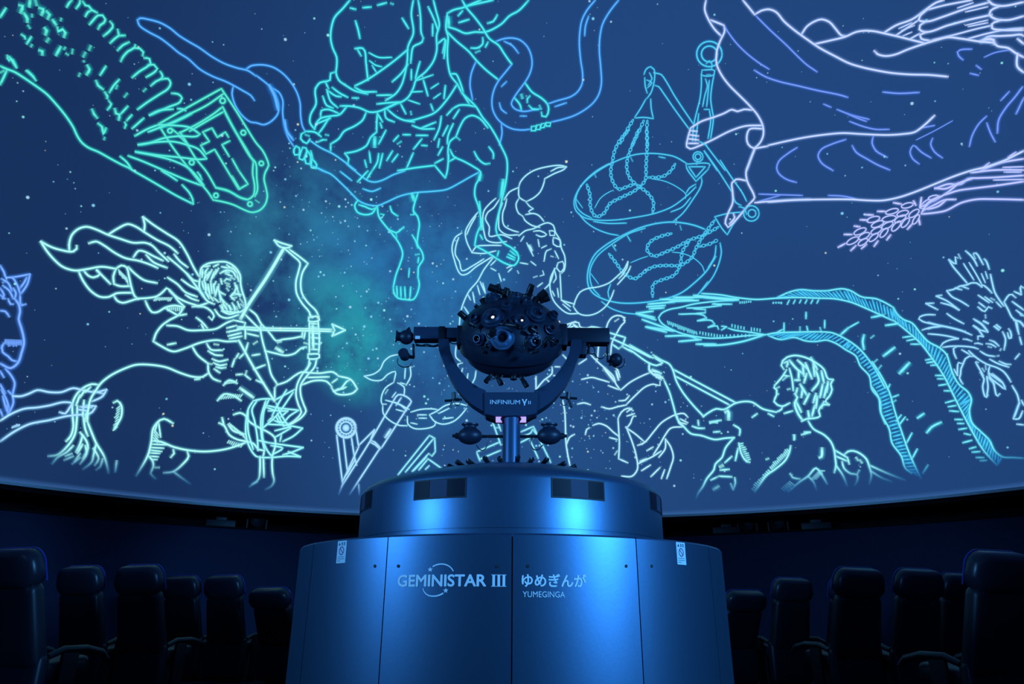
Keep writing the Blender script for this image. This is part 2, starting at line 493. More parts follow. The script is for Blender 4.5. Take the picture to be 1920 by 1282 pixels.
# warning stickers
def sticker(px, py):
    az, z = on_drum(px, py, R1); par = panel_at(az)
    hw = 0.029; z0, z1 = z - 0.052, z + 0.05
    s = arc_plate('sticker', az - hw, az + hw, z0, z1, R1, M_STICK, par, 0.001, 3)
    def strip(u0, u1, w0, w1, m):
        vv = [drum_pt(az + (u * 2 - 1) * hw, z0 + (z1 - z0) * w, R1 + 0.0016) - off(par) for u, w in ((u0, w0), (u1, w0), (u1, w1), (u0, w1))]
        return vv
    v = []; f = []
    def add(q): i = len(v); v.extend(q); f.append((i, i + 1, i + 2, i + 3))
    # heading: warning triangle and two characters
    vv = [drum_pt(az + (u * 2 - 1) * hw, z0 + (z1 - z0) * w, R1 + 0.0016) - off(par) for u, w in ((0.12, 0.80), (0.34, 0.80), (0.23, 0.93))]
    i = len(v); v.extend(vv); f.append((i, i + 1, i + 2))
    for u0 in (0.44, 0.68):
        for w in (0.80, 0.85, 0.90): add(strip(u0, u0 + 0.17, w, w + 0.022, None))
        add(strip(u0 + 0.06, u0 + 0.10, 0.79, 0.94, None))
    for u0, u1, w in ((0.14, 0.82, 0.27), (0.10, 0.88, 0.18), (0.10, 0.45, 0.09)): add(strip(u0, u1, w, w + 0.02, None))
    pydata('sticker_print', v, f, M_STIN, par, False)
    v2 = []; f2 = []
    n = 24
    for k in range(n):
        for rr in (0.020, 0.0155):
            t = 2 * math.pi * k / n
            v2.append(drum_pt(az + rr * math.cos(t) / R1 * 0.95, z + 0.004 + rr * math.sin(t), R1 + 0.0017) - off(par))
    for k in range(n): f2.append((2 * k, 2 * k + 1, (2 * k + 3) % (2 * n), (2 * k + 2) % (2 * n)))
    i = len(v2)
    for du, dz in ((-0.015, 0.012), (-0.012, 0.015), (0.015, -0.012), (0.012, -0.015)): v2.append(drum_pt(az + du / R1, z + 0.004 + dz, R1 + 0.0017) - off(par))
    f2.append((i, i + 1, i + 2, i + 3))
    pydata('sticker_symbol', v2, f2, M_STRED, par, False)
sticker(640.5, 1034); sticker(1277, 1037)

# ------------------------------------------------------------ star projector
proj = empty('star_projector', (0, AX, ZT + 0.47), 'black star projector ball bristling with lenses held in a lettered yoke on a post', 'star projector')
ZP = ZT + 0.47
bm = bmesh.new()
lathe_bm(bm, [(0.085, ZP + 0.0005), (0.085, ZP + 0.012), (0.056, ZP + 0.014), (0.056, 1.945), (0.0, 1.945)], T0(), 40)
part('post', bm, M_POST, proj)
def px2(pts, Y=AX):
    return [(at(x, y, Y).x, at(x, y, Y).z) for x, y in pts]
def cz(pts): return [(720 + x / 4, 500 + y / 4) for x, y in pts]
outer = [(415, 560), (416, 640), (450, 730), (480, 810), (530, 900), (590, 975), (660, 1045), (760, 1108)]
inner = [(490, 560), (500, 640), (530, 720), (580, 800), (640, 870), (700, 915), (765, 945)]
mir = lambda P: [(1890 - x, y + (4 if y < 700 else 0)) for x, y in P]
def smooth2(P): return [tuple(q) for q in catmull2(P)]
def catmull2(P, n=5):
    q = [P[0]] + P + [P[-1]]; out = []
    for i in range(1, len(q) - 2):
        a, b, c, d = (np.array(x, float) for x in q[i - 1:i + 3])
        for k in range(n):
            t = k / n
            out.append(0.5 * ((2 * b) + (-a + c) * t + (2 * a - 5 * b + 4 * c - d) * t * t + (-a + 3 * b - 3 * c + d) * t ** 3))
    out.append(np.array(P[-1], float)); return out
for P, Q in ((outer, inner), (mir(outer), mir(inner))):
    ring = smooth2(P) + smooth2(Q)[::-1]
    bm = bmesh.new(); prism_bm(bm, px2(cz(ring)), AX - 0.055, AX + 0.055)
    bmesh.ops.bevel(bm, geom=[e for e in bm.edges], offset=0.003, segments=1, affect='EDGES')
    part('yoke_arm', bm, M_YOKE, proj, True, 30)
blk = [(752, 940), (1150, 940), (1150, 1095), (1120, 1105), (1060, 1118), (830, 1118), (770, 1108), (752, 1100)]
bm = bmesh.new(); prism_bm(bm, px2(cz(blk), AX - 0.07), AX - 0.07, AX + 0.07)
bmesh.ops.bevel(bm, geom=[e for e in bm.edges], offset=0.004, segments=1, affect='EDGES')
blo = part('yoke_block', bm, M_YOKE, proj, True, 30)
bm = bmesh.new(); prism_bm(bm, px2(cz([(750, 1104), (1120, 1112), (1120, 1130), (1060, 1165), (830, 1162), (765, 1135)])), AX - 0.03, AX + 0.05)
part('yoke_foot', bm, M_BLACK, proj)
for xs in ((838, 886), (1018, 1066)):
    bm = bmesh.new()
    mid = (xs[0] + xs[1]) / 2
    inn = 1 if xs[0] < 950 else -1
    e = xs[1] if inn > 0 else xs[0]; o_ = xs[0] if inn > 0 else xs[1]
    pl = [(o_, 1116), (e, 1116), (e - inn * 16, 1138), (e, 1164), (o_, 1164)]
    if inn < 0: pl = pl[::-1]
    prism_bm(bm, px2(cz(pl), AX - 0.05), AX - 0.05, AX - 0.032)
    part('pink_plate', bm, M_PINK, proj, False)  # pale plate whose pink brightness is put in as emission
# block lettering (flat front)
def flat_text(s, bold, box, Y, par):
    v, f = text_geom(s, bold)
    xs = [p[0] for p in v]; ys = [p[1] for p in v]
    a = at(box[0], (box[1] + box[3]) / 2, Y); b = at(box[2], (box[1] + box[3]) / 2, Y); t = at((box[0] + box[2]) / 2, box[1], Y); u = at((box[0] + box[2]) / 2, box[3], Y)
    o = off(par)
    vv = [Vector((a.x + (b.x - a.x) * (p[0] - min(xs)) / (max(xs) - min(xs)), Y - (p[2] if len(p) > 2 else 0), u.z + (t.z - u.z) * (p[1] - min(ys)) / (max(ys) - min(ys)))) - o for p in v]
    pydata('lettering', vv, f, M_TEXT, par, False)
YF = AX - 0.0715
flat_text('INFINIUM', 0.0, (919, 749.7, 975, 757.5), YF, blo)
flat_text('γ', 0.02, (978.5, 748, 988.5, 760), YF, blo)
flat_text('II', 0.0, (990.5, 751.5, 995, 757.5), YF, blo)

# horizontal axle arms
def xbox(name, x0, y0, x1, y1, dep, m, bev=0.004):
    p = at(x0, y1, AX); q = at(x1, y0, AX)
    bm = bmesh.new(); box_bm(bm, (p.x, AX - dep, p.z), (q.x, AX + dep, q.z), None, bev)
    return part(name, bm, m, proj, True, 30)
arm = xbox('axle_arm', 776, 617, 830, 639, 0.045, M_YOKE)
xbox('axle_bracket', 823, 616.5, 836, 645, 0.05, M_BLACK, 0.003)
xbox('axle_arm', 835, 618, 864, 637, 0.04, M_YOKE)
xbox('axle_flange', 857, 616, 868, 650, 0.06, M_BALL)
xbox('axle_arm', 1056, 619, 1141, 645, 0.045, M_BALL)
xbox('axle_flange', 1045, 613, 1062, 652, 0.06, M_BALL)
xbox('axle_bracket', 1080, 640, 1098, 668, 0.04, M_BALL, 0.003)
p = at(783, 632.5, AX - 0.0465)
bm = bmesh.new(); box_bm(bm, (-0.016, -0.001, -0.011), (0.016, 0.001, 0.011), Matrix.Translation(p))
part('label_plate', bm, M_TEXT, arm)

# the ball
BC = Vector((-0.006, AX, 2.490))
BALL = Matrix.Translation(BC) @ Matrix.Rotation(math.radians(38), 4, 'X')   # the star ball leans towards us on its axle
bm = bmesh.new()
lathe_bm(bm, [(0, -0.248), (0.15, -0.243), (0.20, -0.232), (0.25, -0.208), (0.290, -0.172), (0.312, -0.125)], BALL, 64)
part('lower_bowl', bm, M_BALL, proj)
bm = bmesh.new()
lathe_bm(bm, [(0.300, -0.112), (0.334, -0.112), (0.344, -0.100), (0.345, -0.03), (0.343, 0.0), (0.347, 0.003), (0.347, 0.02), (0.342, 0.024)], BALL, 64)
part('equator_band', bm, M_BALL, proj)
bm = bmesh.new()
EA, EC = 0.343, 0.25
lathe_bm(bm, [(EA * math.cos(t), EC * math.sin(t)) for t in [0.06 + (math.pi / 2 - 0.06) * i / 16 for i in range(16)]] + [(0, EC)], BALL, 64)
part('upper_shell', bm, M_BALL, proj)
def on_ball(px, py):
    Bi = BALL.inverted(); o = Bi @ CAM; d = Bi.to_3x3() @ ray(px, py)
    S = Vector((1 / EA, 1 / EA, 1 / EC))
    dd = Vector((d.x * S.x, d.y * S.y, d.z * S.z)); oo = Vector((o.x * S.x, o.y * S.y, o.z * S.z))
    a = dd.dot(dd); b = dd.dot(oo); c = oo.dot(oo) - 1
    q = max(b * b - a * c, 0)
    p = o + d * ((-b - math.sqrt(q)) / a)
    n = Vector((p.x * S.x ** 2, p.y * S.y ** 2, p.z * S.z ** 2)).normalized()
    return BALL @ p, (BALL.to_3x3() @ n).normalized()
PXM = 0.00357
def lens(px, py, rp, kind=0, tilt=0.25):
    p, n = on_ball(px, py); r = rp * PXM
    n = (n * (1 - tilt) + Vector((n.x * .3, -1, n.z * .4)).normalized() * tilt).normalized()
    m = M_LENSB if kind == 1 else M_LENSH
    bm = bmesh.new()
    lathe_bm(bm, [(r * 1.02, -0.05), (r * 1.02, 0.012), (r, 0.018), (r * 0.8, 0.020), (r * 0.78, 0.034), (r * 0.62, 0.044), (r * 0.52, 0.044), (r * 0.48, 0.034), (r * 0.30, 0.016), (r * 0.28, 0.0)], frame(p, n), 28)
    L = part('lens_housing', bm, m, proj, True, 35)
    bm = bmesh.new(); lathe_bm(bm, [(r * 0.42, 0.018), (r * 0.25, 0.024), (0, 0.026)], frame(p, n), 20)
    part('lens', bm, M_GLASS, L)
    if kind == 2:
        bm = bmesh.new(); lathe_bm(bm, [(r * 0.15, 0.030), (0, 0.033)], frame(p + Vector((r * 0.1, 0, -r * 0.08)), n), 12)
        part('lens_glint', bm, M_GLINT, L)  # white highlight in the lens, put in as a small glowing disc
for a in ((924, 598, 21, 2), (942, 634, 21, 1), (976, 604, 15, 2), (924, 562, 15, 0), (900, 636, 11, 0), (967, 562, 15, 0), (1004, 592, 18, 0), (1000, 640, 14, 0),
          (1028, 618, 10, 0), (893, 600, 10, 0), (1034, 594, 10, 0), (950, 578, 10, 0), (988, 570, 9, 0), (1000, 618, 8, 0), (952, 608, 9, 0), (918, 648, 8, 0), (1036, 640, 8, 0)):
    lens(*a)
def spot(p, d, ln, r, cable=True, name='spot_lamp', ring=0.02, m=None):
    """small black lamp: barrel, hood, bracket and a loop of cable"""
    p = Vector(p); d = Vector(d).normalized()
    bm = bmesh.new()
    lathe_bm(bm, [(0, 0), (r * 0.7, 0.0), (r * 0.8, 0.008), (r * 0.8, ln * 0.45), (r, ln * 0.5), (r, ln), (r * 0.8, ln), (r * 0.75, ln * 0.9), (0, ln * 0.88)], frame(p, d), 14)
    box_bm(bm, (-r * 1.15, -0.006, ln * 0.2), (r * 1.15, 0.006, ln * 0.3), frame(p, d))
    o = part(name, bm, m or M_BLACK, proj)
    if cable:
        side = d.cross(Vector((0, 1, 0)));
        side = side.normalized() if side.length > 0.1 else Vector((1, 0, 0))
        c = p + side * ring * 0.8
        bm = bmesh.new()
        tube_bm(bm, [c + (side * math.cos(t) + d * math.sin(t)) * ring + Vector((0, -0.004 * math.sin(t), 0)) for t in [2 * math.pi * k / 16 for k in range(16)]], 0.0028, 6, True)
        part('cable', bm, M_BLACK, o)
    return o
def spx(px, py, dx, dz, ln, r, Y=AX - 0.02, cable=True, ring=0.02, dy=-0.3):
    spot(at(px, py, Y), (dx, dy, dz), ln, r, cable, ring=ring)
LAMPS = ((946, 549, -1, 0.28, 0.115, 0.026, 0), (938, 550, -0.3, 1, 0.065, 0.017, 1), (944, 558, 0.4, 1, 0.07, 0.020, 0), (952, 566, 0.2, 1, 0.075, 0.028, 0),
         (964, 566, 0.0, 1, 0.06, 0.032, 0), (974, 562, 0.2, 0.9, 0.045, 0.020, 1), (986, 560, 0.45, 1, 0.105, 0.020, 1), (994, 558, 0.2, 1, 0.085, 0.013, 1),
         (1000, 566, 1, 0.75, 0.11, 0.027, 0), (1012, 566, 1, 0.35, 0.07, 0.020, 1), (996, 574, 0.6, 1, 0.07, 0.018, 0),
         (914, 578, -0.6, 1, 0.075, 0.022, 1), (903, 584, -0.9, 0.8, 0.06, 0.014, 1), (886, 608, -1, 0.85, 0.12, 0.021, 0), (978, 572, 0.1, 1, 0.06, 0.022, 0))
for (px, py, dx, dz, ln, r, cb) in LAMPS: spx(px, py, dx, dz, ln, r, cable=bool(cb), ring=0.022, Y=AX - 0.06)
spx(892, 612, -0.6, 0.2, 0.05, 0.016, Y=AX - 0.28)
spx(922, 630, 0.2, 0.5, 0.05, 0.022, Y=AX - 0.36, dy=-0.8)
spx(938, 607, 1, -0.25, 0.11, 0.016, Y=AX - 0.37, cable=False)
spx(958, 612, 1, -0.25, 0.07, 0.014, Y=AX - 0.37, cable=False)
spx(1014, 650, 0.8, 0.9, 0.09, 0.009, Y=AX - 0.33, cable=False)
spx(984, 655, 0.2, 0.9, 0.06, 0.012, Y=AX - 0.36)
spx(1030, 636, 0.5, -0.4, 0.05, 0.014, Y=AX - 0.26)
spx(908, 652, 0.1, -0.5, 0.05, 0.017, Y=AX - 0.36)
spx(1010, 625, -0.6, 0.3, 0.06, 0.014, Y=AX - 0.34)
spx(996, 662, 0.7, 0.2, 0.05, 0.013, Y=AX - 0.36, cable=False)
# hanging lamps under the ball
spx(922, 702, -0.7, -1, 0.07, 0.016, Y=AX - 0.10, ring=0.022)
spx(931, 704, 0.5, -1, 0.075, 0.017, Y=AX - 0.09, ring=0.025)
spx(917, 706, -0.3, -1, 0.05, 0.010, Y=AX - 0.12)
spx(976, 706, 0.55, -1, 0.085, 0.017, Y=AX - 0.10, ring=0.014)
bm = bmesh.new(); q = at(963, 703, AX - 0.08)
lathe_bm(bm, [(0.03, 0.02), (0.03, -0.008), (0.022, -0.012), (0.022, -0.03), (0.012, -0.034), (0, -0.034)], Matrix.Translation(q), 18)
part('locking_knob', bm, M_BLACK, proj)
# planet projectors: round pots with lens snout
def pot(px, py, r, snout, lensr, side, Y=AX, wide=1.0):
    c = at(px, py, Y)
    s = Vector(snout).normalized()
    bm = bmesh.new()
    lathe_bm(bm, [(0, -r)] + [(r * math.cos(t), r * math.sin(t)) for t in [-math.pi / 2 + math.pi * k / 14 for k in range(1, 12)]] + [(lensr * 0.75, r * 0.95), (lensr * 0.75, r * 1.15), (lensr, r * 1.25), (lensr, r * 1.42), (lensr * 0.7, r * 1.42), (0, r * 1.3)], Matrix.Translation(c) @ Matrix.Diagonal((wide, 1, 1 / wide ** 0.5, 1)) @ frame(Vector(), s), 24)
    o = part('planet_projector', bm, M_BALL, proj)
    bm = bmesh.new(); k = Vector(side).normalized()
    lathe_bm(bm, [(r * 0.34, r * 0.85 * wide), (r * 0.30, r * 1.15 * wide), (r * 0.18, r * 1.2 * wide), (r * 0.16, r * 1.4 * wide), (0, r * 1.4 * wide)], frame(c, k), 12)
    part('knob', bm, M_BLACK, o)
    return c
pot(762, 632, 0.050, (-1, -0.2, 0.02), 0.040, (0.25, -0.1, 1))
pot(759, 667, 0.034, (-0.1, -1, 0.1), 0.034, (1, 0, -0.1))
pot(1155, 674, 0.044, (0.1, 1, 0), 0.03, (-1, 0, -0.9))
pot(881, 817, 0.062, (0, -0.05, 1), 0.042, (-1, 0, 0), wide=1.28)
pot(1030, 817, 0.062, (0, -0.05, 1), 0.042, (1, 0, 0), wide=1.28)
def rod(name, a, b, r, Y=AX, m=None):
    bm = bmesh.new(); tube_bm(bm, [at(*a, Y), at(*b, Y)], r, 10); part(name, bm, m or M_BLACK, proj)
rod('cross_bar', (896, 818), (946, 818), 0.010); rod('cross_bar', (970, 818), (1016, 818), 0.010)
rod('hanger', (1139, 640), (1139, 676), 0.006); rod('hanger', (1138, 676), (1150, 680), 0.010)
rod('hanger', (775, 645), (776, 670), 0.008); rod('hanger', (764, 668), (777, 670), 0.012)
rod('hanger', (1104, 640), (1104, 660), 0.008); rod('hanger', (1104, 660), (1092, 668), 0.008)
def loop(pts, r=0.0035, Y=AX - 0.02):
    P = [at(x, y, Y) for x, y in [tuple(q) for q in catmull2(pts, 6)]]
    bm = bmesh.new(); tube_bm(bm, P, r, 6); part('cable', bm, M_BLACK, proj)
loop([(893, 834), (899, 842), (906, 844), (912, 838), (916, 826), (915, 820)])
loop([(1018, 834), (1010, 842), (1002, 843), (996, 836), (995, 826), (1000, 820)])
loop([(1100, 652), (1104, 650), (1112, 650), (1115, 658), (1110, 664), (1102, 660), (1101, 655)])
loop([(1114, 662), (1120, 670), (1128, 672), (1136, 664), (1138, 650)])
loop([(1148, 686), (1160, 690), (1170, 684), (1170, 672)])
loop([(746, 672), (746, 682), (756, 688), (768, 686), (775, 676)])
for i in range(3):
    loop([(779, 644 + i * 2), (790, 647 + i), (800, 645 + i * 2), (812, 648 + i), (822, 645 + i * 2)], 0.003)
loop([(842, 640), (848, 644), (857, 644)])
# crosshair lamps on the yoke
for x, s in ((850, -1), (1066, 1)):
    q = at(x, 748, AX - 0.03)
    bm = bmesh.new()
    tube_bm(bm, [q + Vector((-0.055, 0, 0.012 * s)), q + Vector((0.055, 0, 0.004 * s))], 0.0085, 8)
    tube_bm(bm, [q + Vector((0, 0, 0.045)), q + Vector((-0.004 * s, 0, 0.0))], 0.014, 8)
    tube_bm(bm, [q, q + Vector((0.018 * s, 0, -0.055))], 0.008, 8)
    o = part('side_lamp', bm, M_BLACK, proj)
    bm = bmesh.new(); c = q + Vector((-0.028 * s, -0.005, -0.02))
    tube_bm(bm, [c + Vector((math.cos(t) * 0.02, 0, math.sin(t) * 0.024)) for t in [2 * math.pi * k / 16 for k in range(16)]], 0.0026, 6, True)
    part('cable', bm, M_BLACK, o)

# ------------------------------------------------------------ seats (backs towards us, turned to the centre)
def rounded_slab(bm, w, h, d, M, r, bulge=0.0, nx=10, nz=8, top=1.0):
    """cushion: width w (x), height h (z from 0), depth d (y), round corners"""
    def outline(s):
        pts = []
        rr = min(r, w / 2, h / 2)
        for cx, cz_, a in ((w / 2 - rr, rr, -90), (w / 2 * top - rr, h - rr, 0), (-w / 2 * top + rr, h - rr, 90), (-w / 2 + rr, rr, 180)):
            for k in range(6):
                t = math.radians(a + 18 * k); pts.append((cx + rr * math.cos(t), cz_ + rr * math.sin(t)))
        return [(x * s, (z - h / 2) * s + h / 2) for x, z in pts]
    rings = []
    for y, s in ((-d / 2 - bulge, 0.55), (-d / 2 - bulge * 0.5, 0.85), (-d / 2, 0.95), (-d / 4, 1.0), (d / 4, 1.0), (d / 2, 0.95), (d / 2 + bulge * 0.5, 0.85), (d / 2 + bulge, 0.55)):
        rings.append([bm.verts.new(M @ Vector((x, y, z))) for x, z in outline(s)])
    n = len(rings[0])
    for A, B in zip(rings, rings[1:]):
        for i in range(n): bm.faces.new([A[i], A[(i + 1) % n], B[(i + 1) % n], B[i]])
    bm.faces.new(rings[0][::-1]); bm.faces.new(rings[-1])
def make_seat(name, loc, rz, recline, label, group, top_z=1.15):
    o = empty(name, loc, label, 'seat', group)
    o.rotation_euler = (0, 0, rz)
    hinge = Matrix.Translation((0, -0.20, 0.42)) @ Matrix.Rotation(math.radians(recline), 4, 'X')
    c = math.cos(math.radians(recline)); s = (top_z - 0.42) / c / 0.735
    hinge = hinge @ Matrix.Diagonal((1, 1, s, 1))
    def add(nm, bm, m, par=o): return from_bm(nm, bm, m, par, True, 50)
    bm = bmesh.new(); rounded_slab(bm, 0.50, 0.56, 0.10, hinge @ Matrix.Translation((0, 0, -0.04)), 0.06, 0.02, top=0.92); add('backrest', bm, M_SEAT)
    bm = bmesh.new(); rounded_slab(bm, 0.53, 0.46, 0.09, Matrix.Translation((0, -0.19, 0.03)), 0.05, 0.015, top=0.97); add('back_shell', bm, M_SEAT)
    HW, HH, HR = 0.52, 0.25, 0.105
    bm = bmesh.new(); rounded_slab(bm, HW, HH, 0.11, hinge @ Matrix.Translation((0, -0.005, 0.485)), HR, 0.03, top=0.97); hd = add('headrest', bm, M_HEAD)
    bm = bmesh.new(); P = []
    for cx, a in ((HW / 2 * 0.97 - HR, 0), (-HW / 2 * 0.97 + HR, 90)):
        for k in range(9):
            t = math.radians(a + 11.25 * k)
            P.append(hinge @ Vector((cx + HR * math.cos(t), 0.035, 0.485 + HH - HR + HR * math.sin(t))))
    P = [hinge @ Vector((HW / 2, 0.035, 0.52))] + P + [hinge @ Vector((-HW / 2, 0.035, 0.52))]
    tube_bm(bm, P, 0.006, 6); add('highlight', bm, M_RIMLIT, hd)  # blue tube stands in for light catching the headrest's top edge
    bm = bmesh.new(); rounded_slab(bm, 0.42, 0.46, 0.11, Matrix.Translation((0, 0.30, 0.40)) @ Matrix.Rotation(math.radians(-84), 4, 'X') @ Matrix.Translation((0, 0, -0.5)), 0.08, 0.02)
    bmesh.ops.translate(bm, verts=bm.verts, vec=(0, 0, 0))
    add('cushion', bm, M_SEAT)
    for sx in (-1, 1):
        bm = bmesh.new()
        P = [Vector((sx * 0.24, -0.16, 0.46)), Vector((sx * 0.24, -0.05, 0.50)), Vector((sx * 0.24, 0.14, 0.50)), Vector((sx * 0.24, 0.28, 0.47)), Vector((sx * 0.24, 0.34, 0.42))]
        tube_bm(bm, P, [0.022, 0.026, 0.028, 0.028, 0.022], 8)
        box_bm(bm, (sx * 0.24 - 0.015, -0.05, 0.0), (sx * 0.24 + 0.015, 0.08, 0.50), None, 0.006)
        add('armrest', bm, M_ARM)
    bm = bmesh.new(); box_bm(bm, (-0.16, -0.16, 0.0), (0.16, 0.18, 0.02), None, 0.006); box_bm(bm, (-0.10, -0.08, 0.0), (0.10, 0.12, 0.36), None, 0.01)
    add('pedestal', bm, M_SEAT)
    return o
RZ = math.radians(18)
def seat_xy(px, py, ztop):
    d = ray(px, py); p = CAM + d * ((ztop - EYE) / d.z); return p.x, p.y
G1 = 'seats on the archer side'; G2 = 'seats on the water snake side'
for (px, py, zt, rec, lab, side) in (
    (25, 1029, 1.15, 16, 'large dark seat with shiny headrest and blue-lit edge under the sea goat drawing', -1),
    (152, 1062, 1.15, 16, 'outer dark seat with shiny headrest, second row under the archer', -1),
    (262, 1060, 1.15, 16, 'inner dark seat with shiny headrest, second row under the archer', -1),
    (340, 1080, 1.15, 16, 'small outer dark seat half hidden, third row under the archer', -1),
    (420, 1079, 1.15, 16, 'small dark seat with shiny headrest, middle of the third row under the archer', -1),
    (502, 1114, 1.00, 30, 'low reclined dark seat next to the projector base, under the tiara drawing', -1),
    (1872, 1034, 1.15, 16, 'large dark seat with blue edge, nearest row under the crow', 1),
    (1722, 1067, 1.15, 16, 'outer black seat, second row under the water snake', 1),
    (1610, 1065, 1.15, 16, 'inner black seat, second row under the water snake', 1),
    (1592, 1084, 1.15, 16, 'small black seat hidden behind the inner one, third row under the water snake', 1),
    (1486, 1084, 1.15, 16, 'small black seat, middle of the third row under the spearman', 1),
    (1402, 1118, 1.00, 30, 'low reclined black seat next to the projector base, under the spearman', 1),
    (1802, 1075, 1.15, 16, 'black seat peeking out behind the large seat with blue edge', 1)):
    x, y = seat_xy(px, py, zt)
    if zt < 1.1:
        y = 8.4; d = ray(px, py); t = y / d.y; x = d.x * t
    # headrest sits behind the seat origin by the recline
    bx = (0.20 + (zt - 0.42) * math.tan(math.radians(rec)))
    rz = -RZ if side < 0 else RZ
    loc = Vector((x, y, 0)) + Matrix.Rotation(rz, 3, 'Z') @ Vector((0, bx, 0))
    make_seat('theatre_seat', loc, rz, rec, lab, G1 if side < 0 else G2, zt)

# ------------------------------------------------------------ gear standing in the cove behind the rim
def cove_pt(px, r):
    d = ray(px, 995); h = math.hypot(d.x, d.y); dx, dy = d.x / h, d.y / h
    b = dy * AX; t = b + math.sqrt(b * b - AX * AX + r * r)
    return Vector((dx * t, dy * t, 2.005)), math.atan2(-dx, dy)
def gear(px, kind, lab, cat):
    p, rz = cove_pt(px, 8.62)
    M = Matrix.Rotation(rz, 4, 'Z')
    o = empty('cove_spotlight' if kind else 'cove_box', p, lab, cat, 'equipment in the cove'); o.rotation_euler = (0, 0, rz)
    if kind:
        bm = bmesh.new(); box_bm(bm, (-0.16, -0.03, 0), (-0.14, 0.03, 0.17)); box_bm(bm, (0.14, -0.03, 0), (0.16, 0.03, 0.17)); box_bm(bm, (-0.16, -0.06, 0), (0.16, 0.06, 0.012)); from_bm('bracket', bm, M_GEARL, o)
        bm = bmesh.new(); lathe_bm(bm, [(0, -0.12), (0.07, -0.12), (0.095, -0.06), (0.10, 0.12), (0.085, 0.12), (0.07, 0.06), (0, 0.04)], Matrix.Translation((0, 0, 0.10)) @ Matrix.Rotation(math.radians(70), 4, 'X'), 20); from_bm('lamp_body', bm, M_GEAR, o)
    else:
        bm = bmesh.new(); box_bm(bm, (-0.22, -0.1, 0), (0.22, 0.1, 0.12), None, 0.012); from_bm('case', bm, M_GEAR, o)
        bm = bmesh.new(); box_bm(bm, (-0.08, -0.05, 0.12), (0.08, 0.06, 0.17), None, 0.008); from_bm('module', bm, M_GEARL, o)
gear(1362, 0, 'dark box in the cove beside the projector base under the spearman', 'box')
gear(1402, 1, 'small lamp on a bracket in the cove under the spearman’s elbow', 'spotlight')
gear(1460, 1, 'small lamp on a bracket in the cove under the spearman’s back', 'spotlight')
gear(1532, 0, 'dark box in the cove under the spearman’s fist', 'box')
gear(412, 0, 'dark box in the cove under the archer’s front hoof', 'box')
gear(480, 1, 'small lamp on a bracket in the cove beside the tiara', 'spotlight')
